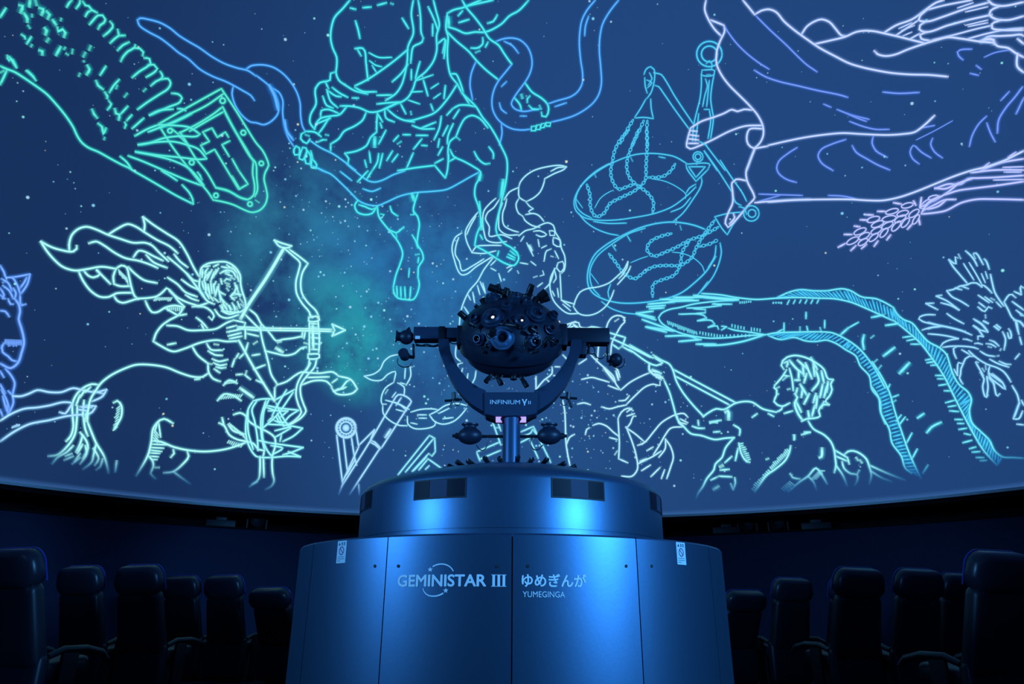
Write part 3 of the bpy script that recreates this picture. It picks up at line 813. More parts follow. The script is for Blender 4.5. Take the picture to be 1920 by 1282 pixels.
TRACES = """
F projected_eagle|projection|72,238,215|3.5|green-cyan line drawing of a bird's feathered body beside the shield on the dome
P body_outline
@A
0,495 45,515 110,540 190,590 270,645 350,705 420,780 490,865 550,955 580,1020 615,1070 660,1105 740,1140 830,1190 915,1235 970,1260 1000,1280 1080,1325 1200,1395 1320,1465 1450,1530! 1445,1495 1420,1445 1365,1385
50,530 25,585 0,635
0,545 30,530
0,130 45,60
P plumage
500,55 520,20 540,0
570,65 598,25 600,0
620,10 640,40 665,45 690,75 730,95
640,125 660,90 690,75
670,185 700,150 735,115 770,115 790,145 780,170 750,190 735,220
825,160 845,185 845,205 820,235 775,272
882,220 890,255 890,268 860,290 825,325
940,265 890,268
970,315 920,340 880,380
1015,335 1010,355 960,385 920,430 905,462
1010,360 1050,365 1075,390 1070,420
1080,435 1120,440 1130,475 1110,495 1040,540 990,583
1110,490 1155,485 1180,515 1165,535 1095,580
1200,535 1220,570 1210,590 1170,610 1130,645
1210,595 1260,590 1280,625 1260,665 1200,705 1100,770 1030,822
1285,700 1335,705 1365,735 1350,765 1270,800 1120,865
1120,865 1190,830 1300,818
1330,815 1370,818 1395,830
w1.5 145,40 170,45 155,95
w1.4 180,100 205,140 205,165
210,190 225,212
w1.4 225,0 220,50
w1.4 265,0 275,38
w1.5 295,60 325,70 312,112
w1.4 350,85 372,110 358,142
w1.4 395,150 420,185
w1.4 430,205 435,235 470,220 490,245 480,278
w1.5 335,210 350,230 342,260
w1.4 365,290 350,312
240,108 240,126
460,138 455,155
160,258 185,275 190,292
235,275 200,330
240,335 232,350
w1.5 295,378 318,385 318,410
w1.3 455,350 420,415
490,355 480,370
545,370 540,402
495,400 512,412
w1.3 680,345 668,375
w1.3 640,395 625,425
628,456 630,464
w1.4 655,490 672,520 650,560
600,550 590,572
795,495 750,565
w1.2 720,605 735,640 775,670
895,595 850,645 820,695
880,640 870,665
w1.2 785,690 805,720 805,740
815,755 835,780 805,825
w1.2 690,820 705,855 730,885
w1.2 735,925 765,950 775,1005 795,960
785,1030 780,1047
w1.3 860,815 870,850 895,860 890,900
960,795 905,855
955,700 932,728
1095,665 1075,685
990,860 950,905
1080,885 990,965
935,915 945,935 935,962
55,415 65,455 85,440 125,510
70,425 120,500
195,530 240,565 270,605
205,530 250,575
P tail_feathers
1010,1020 1110,965 1190,935
1110,990 1250,935 1400,870 1430,850
1190,935 1300,940 1420,955 1500,1005! 1480,1020 1350,1020 1230,1035 1110,1075 1035,1088
1035,1085 1180,1065 1300,1062 1400,1085 1490,1120 1550,1190! 1500,1195 1350,1180 1200,1165 1015,1138
1015,1138 1150,1165 1300,1205 1420,1265 1530,1390
960,1168 1060,1205 1200,1265 1280,1300 1400,1350 1510,1390
900,1172 950,1215 985,1265
1210,1280 1270,1315 1330,1355
1480,1290 1500,1315 1515,1350
F projected_shield|projection|70,236,205|3.4|green line drawing of a shield bearing a cross on the dome
P rim
@A
1190,930 1320,855 1470,770 1660,665! 1770,830 1850,960 1920,1070 1970,1130 2010,1215 2015,1240 1990,1290 1980,1340 1995,1410 2005,1470 1990,1530 1950,1575 1890,1592 1825,1570 1750,1535 1660,1510 1600,1500! 1560,1440 1510,1380 1430,1280 1300,1110 1195,945
1240,945 1400,865 1550,790 1680,700
1200,960 1290,925 1440,850
1670,800! 1600,855 1480,930 1340,1000
1680,835 1600,880 1420,985
1670,800 1750,960 1850,1120 1900,1210! 1895,1300 1910,1400 1900,1465 1860,1495 1810,1485 1740,1445 1670,1420 1620,1405
1690,850 1780,1010 1880,1180 1915,1215 1925,1330 1930,1430 1910,1475
1330,1000 1400,1080 1470,1190 1550,1290 1620,1410! 1700,1425 1800,1480 1860,1498
1350,990 1420,1100
1280,960 1330,1000
P cross
1520,990 1590,960! 1630,1030! 1690,990! 1715,1030
1520,990 1570,1060! 1505,1090! 1545,1155! 1610,1120! 1790,1420! 1860,1380! 1790,1280! 1740,1190
1725,1055 1665,1085! 1720,1175
1740,1320 1800,1420
P rivet
o 1670,755 20
o 1825,995 18
o 1438,1218 18
o 1620,1465 17
o 1960,1225 17
o 1875,1530 17
o 1275,980 17
w.8 1915,1500 1945,1520
F projected_serpent|projection|70,172,252|3.2|blue line drawing of a long coiling serpent held by the loinclothed man
P tail
@A
1030,150! 1050,137 1110,145 1200,170 1280,215 1340,265 1420,315 1490,355 1590,425 1680,475 1780,510 1860,530 1920,570
1030,150 1045,190 1115,240 1200,285 1280,345 1340,395 1410,440 1500,520 1600,575 1690,610 1750,640 1830,685 1880,715 1910,755
1750,645 1740,700 1765,790 1820,870 1880,915 1920,920 1980,935 2040,905 2085,850 2090,790 2070,720 2040,665 1980,610 1920,565
1845,520 1880,495 1920,487 1980,487 2050,505 2120,550 2180,615 2225,690 2250,770 2255,870 2270,950 2290,985
2040,660 2090,690 2120,750 2120,850 2135,950 2165,1040 2205,1100
w2 2020,640 2060,720 2085,820
w1.6 2135,900 2150,980 2200,1050
P body 62,200,245
@D
400,1050 480,1105 580,1155 680,1225 750,1280
455,1255 525,1290
@E
820,0 880,25 960,95 1040,175 1090,225 1160,255 1230,262 1300,235 1400,190 1510,165 1640,155 1750,140 1850,90 1920,50 1995,10
740,-40 820,0
1060,0 1110,40 1160,75 1210,85 1270,70 1350,30 1440,0
1000,-50 1060,0
950,5 1040,75
1120,135 1190,155 1255,130
P coil
@G
520,310 580,290 640,285 700,300 755,350 785,420 790,490 770,560 735,620 690,680 650,740 635,780 660,815 720,835 800,825 850,815
640,480 600,530 540,605 510,660 490,740 495,820 530,890 580,935 640,965 720,975 780,968
935,915 1020,895 1110,865 1190,820 1250,770 1290,710 1310,630 1305,500 1295,380 1300,270 1320,180 1370,90 1440,0
905,780 980,755 1080,725 1130,690 1165,630 1170,560 1155,450 1145,330 1150,230 1165,150 1200,80 1265,0
370,460 335,550 325,640 335,700 345,750
560,930 565,1000 545,1090
580,310 640,340 690,400
600,610 560,650
545,770 560,820 600,850
700,870 750,870
1215,120 1190,200 1185,270
960,800 1050,770
F projected_serpent_bearer|projection|58,236,236|3.5|cyan line drawing of a bare-chested man in a loincloth holding the serpent
P torso
@D
705,0 650,65 590,130 565,210 560,290 575,360 605,430 605,500 600,545 620,600 680,645 740,680 840,705
705,60 750,70
800,58 865,52
910,40 980,20
1010,25 1030,32
745,155 765,220 780,290
1095,135 1145,215
740,365 800,362 815,380 825,470 835,560 840,605
760,370 790,420
w.8 845,395 920,430 1020,430
w.8 850,455 900,490 945,500
w.8 870,490 905,545
P sash
1180,0 1165,100 1180,250 1140,350 1135,450 1120,540 1090,640 1050,700 970,755
1140,370 1050,445 950,520 830,600 740,645
1140,480 1090,550 1020,615
1215,0 1225,50 1235,150 1240,250 1255,285! 1245,315 1180,350 1165,420 1160,475
1330,0 1350,80 1375,190 1355,260 1355,380 1330,460 1270,540 1200,600 1180,660 1140,730 1100,760 1060,775 960,820
1290,50 1320,110 1345,170 1365,230
1325,180 1325,270
1230,460 1210,530 1195,590
1165,520 1165,600
P loincloth
590,540 560,550 555,600 480,620 445,670 450,780 410,860 405,920 440,970! 450,930 480,890 560,870 625,860 680,800
520,615 545,665
500,720 530,790 580,810
540,680 600,720 640,725
530,670 560,760 615,808
570,655 630,700 690,730
720,735 770,735
905,715 1020,712
905,780 1000,770 1080,765
630,795 700,795 780,810 850,840 920,835 980,810 1060,770
485,880 490,830 540,820 620,850
550,880 500,960 470,1000
450,930 560,885
740,655 800,685 905,688
825,845 800,900 740,945 660,985 620,1040 560,1080! 560,1130
910,850 905,930 905,990! 860,1030 830,1090 760,1130 665,1150! 695,1190 690,1225
965,820 975,885 1040,915
985,820 1060,880 1130,905 1250,880 1340,845 1430,750 1510,630! 1460,565 1440,480 1435,380 1440,270 1425,220 1435,100
1130,905 1190,915
1170,940 1240,965 1340,965
1240,960 1350,915
1100,1010 1160,1010
1200,1015 1290,1015
850,1140 860,1220
920,1150 910,1215 875,1275
950,1150 925,1260
910,850 950,915
930,920 945,960
975,975 920,1080
w2 890,1030 890,1100
1070,1015 1030,1060
1090,1060 1060,1080
1025,1130 980,1205
1065,1155 1020,1215
1245,1040 1180,1120
1180,1145 1130,1260
1390,870 1375,960 1335,1050
1440,940 1400,1020
1480,925 1440,1020 1435,1080
1375,1040 1365,1105
1400,1100 1365,1165
1240,1090 1285,1092
815,1200 830,1255
1525,820 1480,890
1255,600 1290,720
1310,780 1330,830
1420,640 1410,740
w.8 1200,605 1330,560
w.8 1310,665 1370,625
w.8 1160,690 1250,685
w.8 1330,740 1385,700
w.8 1140,750 1230,780
1085,780 1125,855
1160,835 1165,860
1360,330 1415,290 1400,400
1425,300 1410,440
1060,1280 1180,1260 1340,1240! 1420,1335! 1435,1280 1445,1160
1340,1225 1405,1190
1450,1210 1500,1180
830,1345 870,1280
760,1365 840,1280
P leg
1510,630 1545,700! 1590,740 1650,800 1700,880 1750,940 1800,1020 1840,1100 1880,1190 1885,1260 1875,1360 1850,1470 1830,1560 1810,1640 1800,1720 1810,1760
1460,555 1500,555 1520,590 1555,690
1550,700 1600,780
1470,820 1520,790 1600,790 1640,800
1430,865 1470,820
1500,1025 1530,950 1570,885 1620,865 1680,890 1740,960
1500,1025 1455,1060 1440,1130 1445,1200
1455,1120 1480,1170 1560,1210 1640,1255 1685,1290 1680,1330 1650,1380 1640,1460 1665,1540 1680,1600 1690,1680
1530,1050 1500,1025
1635,1135 1670,1195 1720,1230 1755,1225
1745,1100 1780,1150 1780,1190
w2.2 1855,1350 1840,1480
w2 1680,1310 1675,1350
1675,1510 1685,1600
w1.8 1690,1640 1690,1720
@E
1230,265 1240,340 1280,400 1330,460 1390,540 1420,620 1400,700 1370,780 1350,870
1535,165 1505,260 1500,300 1530,340 1545,400 1535,480 1530,550 1565,610 1575,660 1540,720 1535,800
1480,330 1505,330 1500,300
w2.2 1490,175 1505,220
1325,265 1340,310 1385,340
1255,325 1280,330 1265,350
1320,440 1370,465 1430,420
1370,465 1375,500
1490,480 1515,520 1535,580
1515,630 1545,625
1535,690 1540,650
w.8 1470,730 1465,800
P foot
1350,870 1355,920 1385,955 1440,965 1500,965 1525,930 1545,850 1535,800
1375,865 1380,945
1405,870 1408,950
1435,870 1440,955
1480,870 1475,950
1085,220 1060,260 1080,310 1140,330 1190,320 1225,270
1090,255 1140,270 1190,290 1215,280
@H
400,540 375,600 360,680! 450,730 520,775 590,815 655,830 690,780 680,740 640,700 580,665 530,600
640,705 680,735
625,720 670,755
610,745 665,775
600,765 660,790
540,720 530,760
400,600 420,635
P arm
@D
1435,100 1480,75 1560,55 1640,20 1690,0
1545,0 1580,60 1640,130 1700,210 1750,290 1820,340 1860,400 1910,470 1920,480
1430,200 1500,220 1570,250 1640,240 1720,240 1840,180 1900,120 1970,80 2020,30 2045,0
1430,235 1500,305 1600,390 1650,450 1720,520 1820,600
1700,280 1700,330 1660,360 1610,360
1740,315 1720,355
1645,395 1680,380
1515,120 1550,80
1520,170 1600,145
1735,175 1780,160 1810,110
1560,50 1780,0
w2 1440,130 1445,190
P hand
365,990 340,1005 335,1040 380,1075 405,1040
370,985 440,990 490,1025
370,1010 400,1020
465,1065 500,1048 530,1048
520,1010 545,1015
300,1095 325,1110 320,1160 290,1160 285,1120 300,1095
350,1105 375,1110 375,1170 350,1200 325,1190 335,1140 350,1105
385,1130 410,1170 400,1230 375,1225 365,1190 385,1130
420,1190 455,1235 450,1262 415,1255 420,1190
410,1130 425,1185
@G
740,625 790,690 860,735 905,780 915,820 895,875 865,870 860,840
845,790 860,820
660,735 700,785 710,825
765,790 790,815 840,820
785,950 820,945 815,980 785,980 785,950
825,940 855,935 850,970 820,972 825,940
860,930 890,925 880,955 855,960 860,930
895,920 930,920 925,945 895,945 895,920
755,770 755,740 775,718
w1.6 710,710 718,735
F projected_archer|projection|168,255,246|3.6|white-cyan line drawing of a bearded centaur archer drawing a bow
P cloak
@B
305,530! 380,570 460,595 550,605 575,585 575,560
520,600 520,540 540,480 590,435 650,420 720,440 810,480 900,510 1000,540 1090,540 1140,560 1190,610 1265,680
305,530 350,600 400,660 470,720 560,748 650,738 760,720 870,735
810,480 880,435 960,400 1020,420 1090,465 1180,520 1270,565 1335,620
1070,345! 1085,400 1080,460
1070,345 1150,405 1250,470 1340,530 1400,620 1450,720 1490,790
665,545 720,530 780,560 860,615 940,655 1040,675 1130,705 1185,730
1000,650 1040,600 1080,605 1150,640 1225,675
1095,630 1150,685 1255,728
1255,645 1340,715 1410,780 1450,820 1490,830
1305,625 1350,680 1410,725
960,720 1010,770 1080,820 1180,842
1255,800 1330,850 1390,910 1480,945
1360,815 1430,865 1500,900 1530,940
1390,930 1440,960 1490,975
1400,770 1460,850 1530,945
590,755 620,820 680,900 750,945 820,945 870,920 930,915 995,915
625,745 660,785 700,800 750,775 720,740 780,800 830,850
870,735 850,790 855,850! 900,865 980,865
870,735 910,710 950,725 965,780 985,870 1010,940 1040,965
w.7 h 890,740 950,800 10,50 7
855,940 880,975 920,990 980,975 1030,960 1100,955 1180,940 1225,905 1250,880 1290,915 1340,980 1385,1020
1090,975 1110,1020 1140,1060 1180,1060 1240,1025 1310,1010 1380,1025
1240,1030 1300,1065 1335,1085
w.7 h 1170,950 1290,950 -15,25 10
w.7 h 1260,1020 1360,1020 0,30 8
1270,900 1330,950 1400,985 1480,1010
P head
1500,790 1510,730 1550,700 1620,685 1700,685 1760,720 1800,780 1805,850 1815,900 1840,980 1840,1030 1800,1060 1740,1060 1680,1050 1650,1010
1500,800 1495,870 1520,930 1560,980 1610,1000
1680,830 1700,810 1730,820
1650,770 1700,745 1750,760 1770,800
1760,840 1770,880 1760,910 1730,940 1760,970
1640,850 1640,900 1690,930
1700,860 1725,870
1640,900 1660,960 1700,1000
1560,730 1530,770
1590,740 1550,820
1620,740 1600,800
1530,820 1560,900
1580,830 1590,920
1620,830 1600,870
1660,720 1720,730
1690,770 1740,790
1700,1000 1740,1040
1740,990 1770,1040
1780,980 1800,1030
1760,920 1810,930
1780,780 1790,830
1560,850 1575,940
1600,950 1640,985
1545,760 1530,830
1640,700 1600,720
1670,980 1690,1030
1720,1010 1730,1050
1690,840 1720,850
1520,740 1515,800
1535,720 1575,712
1570,760 1545,800
1605,760 1580,830
1640,730 1615,775
1515,830 1530,890
1540,850 1545,920
1600,850 1612,930
1630,870 1615,940
1570,930 1600,975
1540,905 1570,960
1700,705 1745,740
1740,720 1780,770
1675,755 1720,762
1655,810 1665,850
1735,800 1760,815
1700,880 1715,900
1775,860 1785,905
1650,930 1655,985
1665,1000 1672,1040
1690,1010 1705,1050
1755,1010 1762,1055
1775,1020 1785,1055
1800,960 1822,990
1805,1000 1828,1020
1745,935 1780,925
1740,955 1775,950
1785,905 1800,945
P torso
1380,1020 1340,1080 1270,1120 1215,1160 1170,1220 1150,1280! 1200,1310 1300,1355 1380,1335 1500,1290 1620,1270 1700,1280 1790,1275
1250,1160 1330,1165 1410,1195 1520,1195 1620,1185 1700,1140 1750,1120
1340,1085 1400,1075
1470,1100 1510,1130 1555,1180
1510,1150 1530,1190
1480,1020 1530,1020 1580,1050 1605,1090 1590,1120 1565,1095
1440,1020 1500,1010 1560,990
1610,1040 1650,1090 1700,1105 1790,1080
1660,1050 1720,1075 1790,1055
1255,1305 1320,1292
@C
1440,115 1480,180 1560,245! 1590,250
1560,245 1565,310 1600,360 1655,380
1550,95 1580,140 1670,145
1560,150 1610,180 1670,185
1590,210 1640,230 1710,215
1600,240 1650,260 1700,250
1620,270 1660,280 1695,275
1605,285 1650,315
1605,100 1640,105
@F
355,-40 355,0 370,80 395,170 415,250 435,330 480,400
260,90 240,160
290,185 350,175
300,290 390,255
170,330 220,325
235,330 280,365
250,300 240,330
320,370 380,395
140,270 160,210
170,205 190,170
230,170 195,205
75,410 120,370 180,395
w.7 h 85,400 170,390 5,-22 8
30,525 80,475 150,485 210,525
w.7 h 40,515 200,500 20,-28 10
w1.6 200,430 300,500
250,20 340,40
260,-10 350,0
330,80 300,100
P arm
@B
1750,1120 1800,1130 1840,1140! 1830,1175 1780,1185
1700,1180 1775,1160
1700,1210 1800,1190
1710,1240 1810,1215
1720,1260 1815,1240
1840,1180 1840,1260
@E
240,1080 310,1150 360,1200
270,1040 320,1080 360,1150 400,1190 440,1240 470,1275 520,1265 600,1255 670,1240
385,1350 470,1370 540,1385 610,1370 660,1330 700,1320
w1.8 470,1330 520,1360
480,1290 510,1280
670,1200 665,1250
690,1200 680,1260
680,1290 715,1300
P bow
455,520! 500,570 570,575 585,560
455,520 520,545 590,565
530,580 600,640 650,690 640,750 620,830 625,920 670,1000 720,1060 730,1100
570,590 640,640 710,695! 670,760 655,840 665,920 710,990 770,1050 790,1090
715,1100 790,1095 795,1120 715,1125 715,1100
720,1130 720,1280 720,1370
785,1120 795,1280 790,1370
725,1145 780,1148
725,1172 780,1175
725,1215 800,1220
735,1250 800,1255
740,1295 795,1300
735,1340 790,1340
710,1375 795,1380 795,1400 710,1405 710,1375
w1.4 725,1080 745,1100
w1.6 745,1160 750,1330
@F
720,210 715,260 665,330 630,400 620,480 640,560 660,610 600,680 545,710
775,210 760,270 700,340 655,410 655,480 680,560 695,600 660,650 600,690 560,710
730,240 690,310
P bowstring
@E
w1.8 530,580 400,800 260,1010 205,1110
@F
w1.2 190,70 300,270 460,530
P arrow
@E
180,1170 400,1180 700,1185 890,1190
180,1185 400,1195 700,1200 890,1205
890,1150! 990,1195! 890,1240! 910,1195! 890,1150
P horse_body
@C
1565,315 1520,345 1450,345 1350,315 1250,275 1130,255 1020,255 930,285 830,335 760,390 710,460 680,510 660,600 655,680
1460,365 1500,360
850,540 880,525 910,560 910,640 880,700 855,740
w.7 h 905,560 880,720 -35,30 9
1020,1090 1110,930 1135,830 1150,730 1200,670 1230,660 1300,695
1140,825 1200,830 1300,870 1410,895 1530,905 1650,895 1740,875 1850,835
1110,935 1145,975 1150,1020 1130,1070 1170,1110
w.8 1140,850 1250,855
w.8 1130,875 1230,880
w.8 1125,895 1215,905
w.8 1125,915 1200,920
w.8 1130,940 1190,945
w.8 1140,965 1180,965
1300,890 1305,920 1280,950
1405,905 1415,940 1370,1000 1300,1055 1225,1065
1300,1055 1360,1100 1430,1150
1165,1025 1195,1025
w.8 1180,690 1160,760
w.8 1190,690 1205,800
w.8 h 1155,740 1150,800 40,50 4
1640,690 1680,710 1720,780 1780,815 1860,830
1665,650 1680,710
1710,700 1750,750 1840,775
w.7 h 1720,690 1820,770 20,40 9
w.7 h 1720,820 1820,850 -20,30 8
875,975 865,1060
P horse_tail
740,405 690,400 630,425 580,470 545,540 545,640 550,720 530,790 495,830
580,560 575,680 560,780 510,860 430,930 360,940
625,640 640,740 660,790
655,680 690,770 720,840 780,940 810,1040 815,1070
620,780 600,850 570,910
600,760 650,830 660,880 620,960
550,860 500,910 430,950 390,1000
720,850 700,940 690,980 620,1040
770,960 750,1020 720,1045
560,980 600,920
700,880 740,960 710,1010
580,920 620,850
640,860 650,920 600,1000
490,940 540,920
480,970 550,940
540,1000 600,950
600,480 570,560
640,440 600,500
680,420 640,460
630,520 620,640
650,600 640,680
P foreleg
@F
480,405 550,380 620,330 660,310 720,315 800,318 900,310 940,340
665,405 750,375 850,380 890,420
940,340 1030,365 1080,435! 1050,465 970,480 920,470 885,425
890,390 930,360
900,455 960,430 1000,380 1020,370
w.7 h 910,450 970,440 30,-20 6
700,350 870,345
460,430 460,520
480,400 460,430
150,630 200,615 240,635 270,680 350,730 420,765 460,800 465,860 445,930 440,1000 445,1070 455,1130 435,1165 390,1190
350,940 350,1040 340,1110 270,1170
375,950 380,1100
250,830 300,845 340,890 380,900 370,950
290,1150 330,1130
F projected_tiara|projection|150,255,250|3.2|line drawing of a spiked tiara tangled in the archer's foreleg
P band
@F
300,525 265,580 245,680 245,780 270,870 320,940 350,950
330,520 290,590 310,680 330,800 335,900
420,510 380,600 370,700 370,800 400,890 440,945
300,525 340,515 420,510 455,515
350,950 440,950
395,520 360,640 360,780 385,900
260,600 262,760 300,890
P point
400,560 500,580 640,595! 570,640 520,690 450,670
400,575 480,600 560,600! 500,650
400,700 560,710 670,730! 600,790 520,830
420,840 560,860 675,875! 590,910 520,930
440,950 560,940 655,945! 560,905
460,520 610,440
370,730 470,640 600,460
470,540 500,610 540,680 580,730! 460,800
460,750 580,720
440,640 480,560 550,440
480,620 530,720
330,820 420,840
410,600 460,600
470,640 500,700
410,680 450,640
430,860 520,880 440,930
480,680 540,690
500,830 510,780
F projected_telescope|projection|165,228,255|3.0|pale line drawing of a telescope with a round wheel beside the projector base
P wheel
@F
o 995,728 75
o 995,728 66
o 995,728 46
o 995,728 20
w2 o 995,728 7
w.8 h 945,728 947,728 -16,0 1
w.8 1045,728 1060,728
w.8 995,680 995,664
w.8 995,776 995,792
w.8 1030,694 1042,682
w.8 960,694 948,682
w.8 1030,762 1042,774
w.8 960,762 948,774
w.8 1012,684 1018,668
w.8 978,684 972,668
w.8 1012,772 1018,788
w.8 978,772 972,788
w.8 1040,710 1055,704
w.8 950,710 935,704
w.8 1040,746 1055,752
w.8 950,746 935,752
P strap
925,780 970,1150
975,800 1005,1050
1035,795 1060,950 1075,1010
1070,750 1090,870
1090,1150 1095,1230
P tube
1340,545 1180,820 960,1170
1480,540 1260,880
1250,880 1020,1230
1090,870 970,1130
1090,860 1210,740! 1180,815
1340,545 1385,480 1430,485 1485,530 1470,560
1370,540 1410,560 1450,600
1180,820 1210,835 1255,880
1175,835 1215,855 1250,890
1410,500 1370,560
1060,970 1000,1080
940,1230 970,1150
w1.8 1330,740 1290,800
F projected_set_square|projection|140,238,248|3.0|line drawing of crossed rulers behind the projector post
P ruler
@F
1385,1080 1620,785! 1660,805! 1665,905! 1640,940
1440,1060 1650,810
1490,1055 1615,920! 1640,940
1540,1045 1610,960! 1710,1030
1500,1050 1600,945
1590,1040 1620,1010
P frame
@Y
600,710 700,990
660,710 700,820
640,780 690,780
410,1070 690,950
440,1160 700,1050
410,1080 450,1180
940,830 1090,765! 1300,1200
1080,800 1140,870
930,890 1060,840 1080,800
1050,930 1150,1150
930,960 1050,900
F projected_sea_goat|projection|105,165,255|3.6|blue line drawing of an eared beast whose forelegs reach the archer's tail
P head
@B
85,800 150,790 225,775! 205,850 160,920
150,880 180,840 200,800
0,710 30,760 45,800 90,800 130,860 150,920
10,810 60,840 90,900
20,860 70,900 100,960
0,880 30,930 20,960
100,880 120,920 110,960
60,960 80,1000 100,1000
150,930 160,1010 195,1000
w1.2 110,960 140,1000 150,1060 140,1110 160,1180 175,1240 180,1290 160,1370 135,1440 80,1480 0,1445
0,1050 40,1055 70,1095
w.8 h 40,1265 160,1270 0,45 11
15,1310 20,1360 60,1390 90,1420 130,1430
10,1330 30,1290
50,820 20,840
0,930 40,960
P neck
@C
40,285 80,330 110,390 95,480 100,540 60,630
0,400 40,470
10,440 50,520 70,590
60,450 90,480
20,490 50,600
0,590 20,640
0,300 30,350
50,560 60,620
P foreleg 160,222,255
95,490 160,490 220,470 280,445 370,460 460,460 550,430 620,445 720,460 800,440! 770,490 690,530
0,675 80,625 180,585 280,575 370,560 480,535 540,545 520,580 490,620 445,610
0,830 100,760 220,700 370,670 500,640 640,625
640,560 720,565! 690,610 640,635
700,450 770,470
w.7 h 90,730 140,715 10,-20 5
600,570 690,575
580,590 660,600
F projected_scorpion|projection|168,245,255|2.35|pale line drawing of a scorpion with jointed tail behind the star projector
P tail
@F
1130,340 1200,325 1250,290 1280,230 1330,190 1385,178
1130,340 1190,370 1260,370 1310,325 1365,305 1355,380
1475,260 1480,340 1445,410
1355,385 1290,430 1260,500 1265,550 1300,550
1380,390 1430,420 1430,490
1400,390 1440,400
1270,560 1275,620 1320,670 1400,710 1455,710
1290,520 1380,545 1470,590
1455,640 1460,700 1500,730 1570,735 1660,710 1670,680
1480,610 1550,590 1640,585 1680,590
1620,630 1680,600 1740,560 1830,545 1900,560
1620,630 1660,680 1720,700 1800,680 1850,640 1900,580
1530,630 1600,630
1540,655 1600,655
1440,280 1435,360
1370,590 1430,605
1690,620 1770,580
1720,660 1800,650
1290,470 1310,440
1340,500 1370,460
1480,690 1530,700
@Z
690,780 680,840 655,885
540,595 540,680 575,710
560,790 555,730 590,720
630,800 620,860
590,760 570,830
P claw
@H
690,245 700,210 740,160 800,120 880,95 1000,80 1050,90! 1030,110 960,140 885,180! 880,210 850,280 800,325 750,350
690,245 695,320 745,350
930,125 990,95 1040,95
690,330 670,370 690,440 720,460
745,355 770,385 800,405! 765,425 780,440
720,460 735,490 790,530 850,545
740,450 800,440 840,455 880,500
1000,890 1005,980 1010,1090! 1040,1100 1110,1120
965,850 930,920 925,1000 950,1090 1000,1150 1060,1190 1140,1190
960,870 970,930 950,960
940,1020 960,1060
980,1000 990,1070
1010,1090 1080,1140
1020,1120 1080,1170
1100,1140 1120,1080 1150,1030 1200,1005 1290,990 1370,960 1430,910 1480,860 1510,800! 1500,850 1465,900
1530,835 1510,880 1430,975
1405,1015 1380,1080 1340,1140 1270,1190 1200,1205 1140,1190 1100,1140
1480,890 1440,930
P leg
690,245 620,280 580,340
600,330 590,380 570,440 580,530 650,570 690,580
570,360 545,430 540,500 545,560 600,600 690,600
520,325 470,370 430,420 420,500 430,580 450,640 520,660 600,650
545,335 500,400 460,430 440,480 470,540 470,610 560,600 640,630
385,430 330,500 290,580 300,650 340,735! 430,740 520,720
370,460 325,540 300,600
340,735 370,690 450,680 560,680
265,585 215,620 190,700 205,780 260,900 300,895 370,840 450,790 500,760
240,620 220,680 215,750 245,800 265,870 350,830 430,780
880,1010 920,970 960,850
830,990 870,960
P body
690,610 740,570 800,555 870,520 910,510 950,530 965,580 1000,640 1010,700 1035,760 1030,870 1010,890
500,770 430,860 380,950 320,1020 280,1100 255,1180 245,1280
520,790 480,830
400,950 440,1040
380,980 400,1050
345,1030 360,1110
480,850 520,870
420,960 440,1030
540,890 560,950
610,880 640,850
680,870 690,890
640,830 600,850
700,810 760,820
780,800 820,830
750,660 800,760
w2 770,680 790,720
835,635 845,690
880,800 900,720 935,705
860,700 900,680
870,870 880,900 850,910
960,720 990,780
930,760 950,765
800,920 830,910
920,570 960,575 960,605 925,605 920,570
950,620 1000,640 1000,690 950,670 950,620
985,810 1020,800 1030,850 1000,880 975,850 985,810
800,575 850,570 900,600 860,615 820,600
705,650 730,610
280,1140 320,1200
310,1050 330,1090
F projected_scales|projection|62,206,242|2.25|cyan line drawing of a balance with two chained pans
P pan
@J
990,265 900,215 800,195 700,190 600,200 480,240 360,300 250,380 180,460 145,550 160,620 220,670 320,690 450,690 600,670 750,640 880,590 1000,500 1060,440
410,265 300,330 200,430 160,520 165,590 210,640 280,675
180,640 230,700 300,750 400,790 480,805
890,700 960,640 1040,530 1090,450 1105,400 1100,370
290,700 400,715 540,712
870,630 960,590 1020,520
w.7 300,600 340,530 390,490 440,465
w.7 730,380 830,400 930,450 985,500 980,530
1060,420 1010,450 985,490
w.7 160,530 210,600
300,345 310,370
780,215 830,225
570,220 585,250
w1.2 1130,760 1050,730 950,710 860,705 740,720 620,755 500,810 380,880 300,950 260,1030 245,1120 255,1190 290,1240 360,1280 480,1310 640,1310 830,1280 950,1235 1060,1150 1140,1070 1210,960
680,750 560,790 430,870 320,960 270,1050 265,1130 285,1200 340,1260
1240,860 1250,930 1230,1020 1190,1110 1130,1190 1060,1260
1210,880 1200,960 1150,1050
w.7 880,930 960,940 1050,980 1110,1040 1125,1090
w.7 570,1010 640,980 700,960
w.7 270,1090 330,1170
540,800 570,850
430,875 460,920
940,730 950,765
1150,1150 1090,1230
350,1300 420,1350 520,1385 610,1395
410,1280 400,1230 420,1170
P chain
k 560,10 490,90 450,170 435,240 420,330 435,400 480,460 540,440 600,420
k 630,10 590,110 555,200 540,280 560,370 620,430 690,480 740,550 735,640
k 690,0 695,100 690,200 685,300 680,390 600,470 500,520 410,570 370,640 310,665 270,600 265,500 240,420
k 700,370 760,370 820,360 880,310 905,265
k 405,940 460,1010 520,1090 600,1130 670,1080 740,1040 850,1030 940,1030 1030,970 1060,900 1120,800 1200,690
k 880,790 800,810 720,850 690,910 740,960 830,930 920,890 1010,840 1100,810 1180,770 1230,740
k 735,1270 740,1170 800,1140 900,1100 940,1030 960,920 1010,850
k 1080,890 1160,870 1220,840
@K
k 110,895 60,980 10,1080
k 190,900 150,990 95,1100
k 215,900 210,1000 215,1100
P hanger
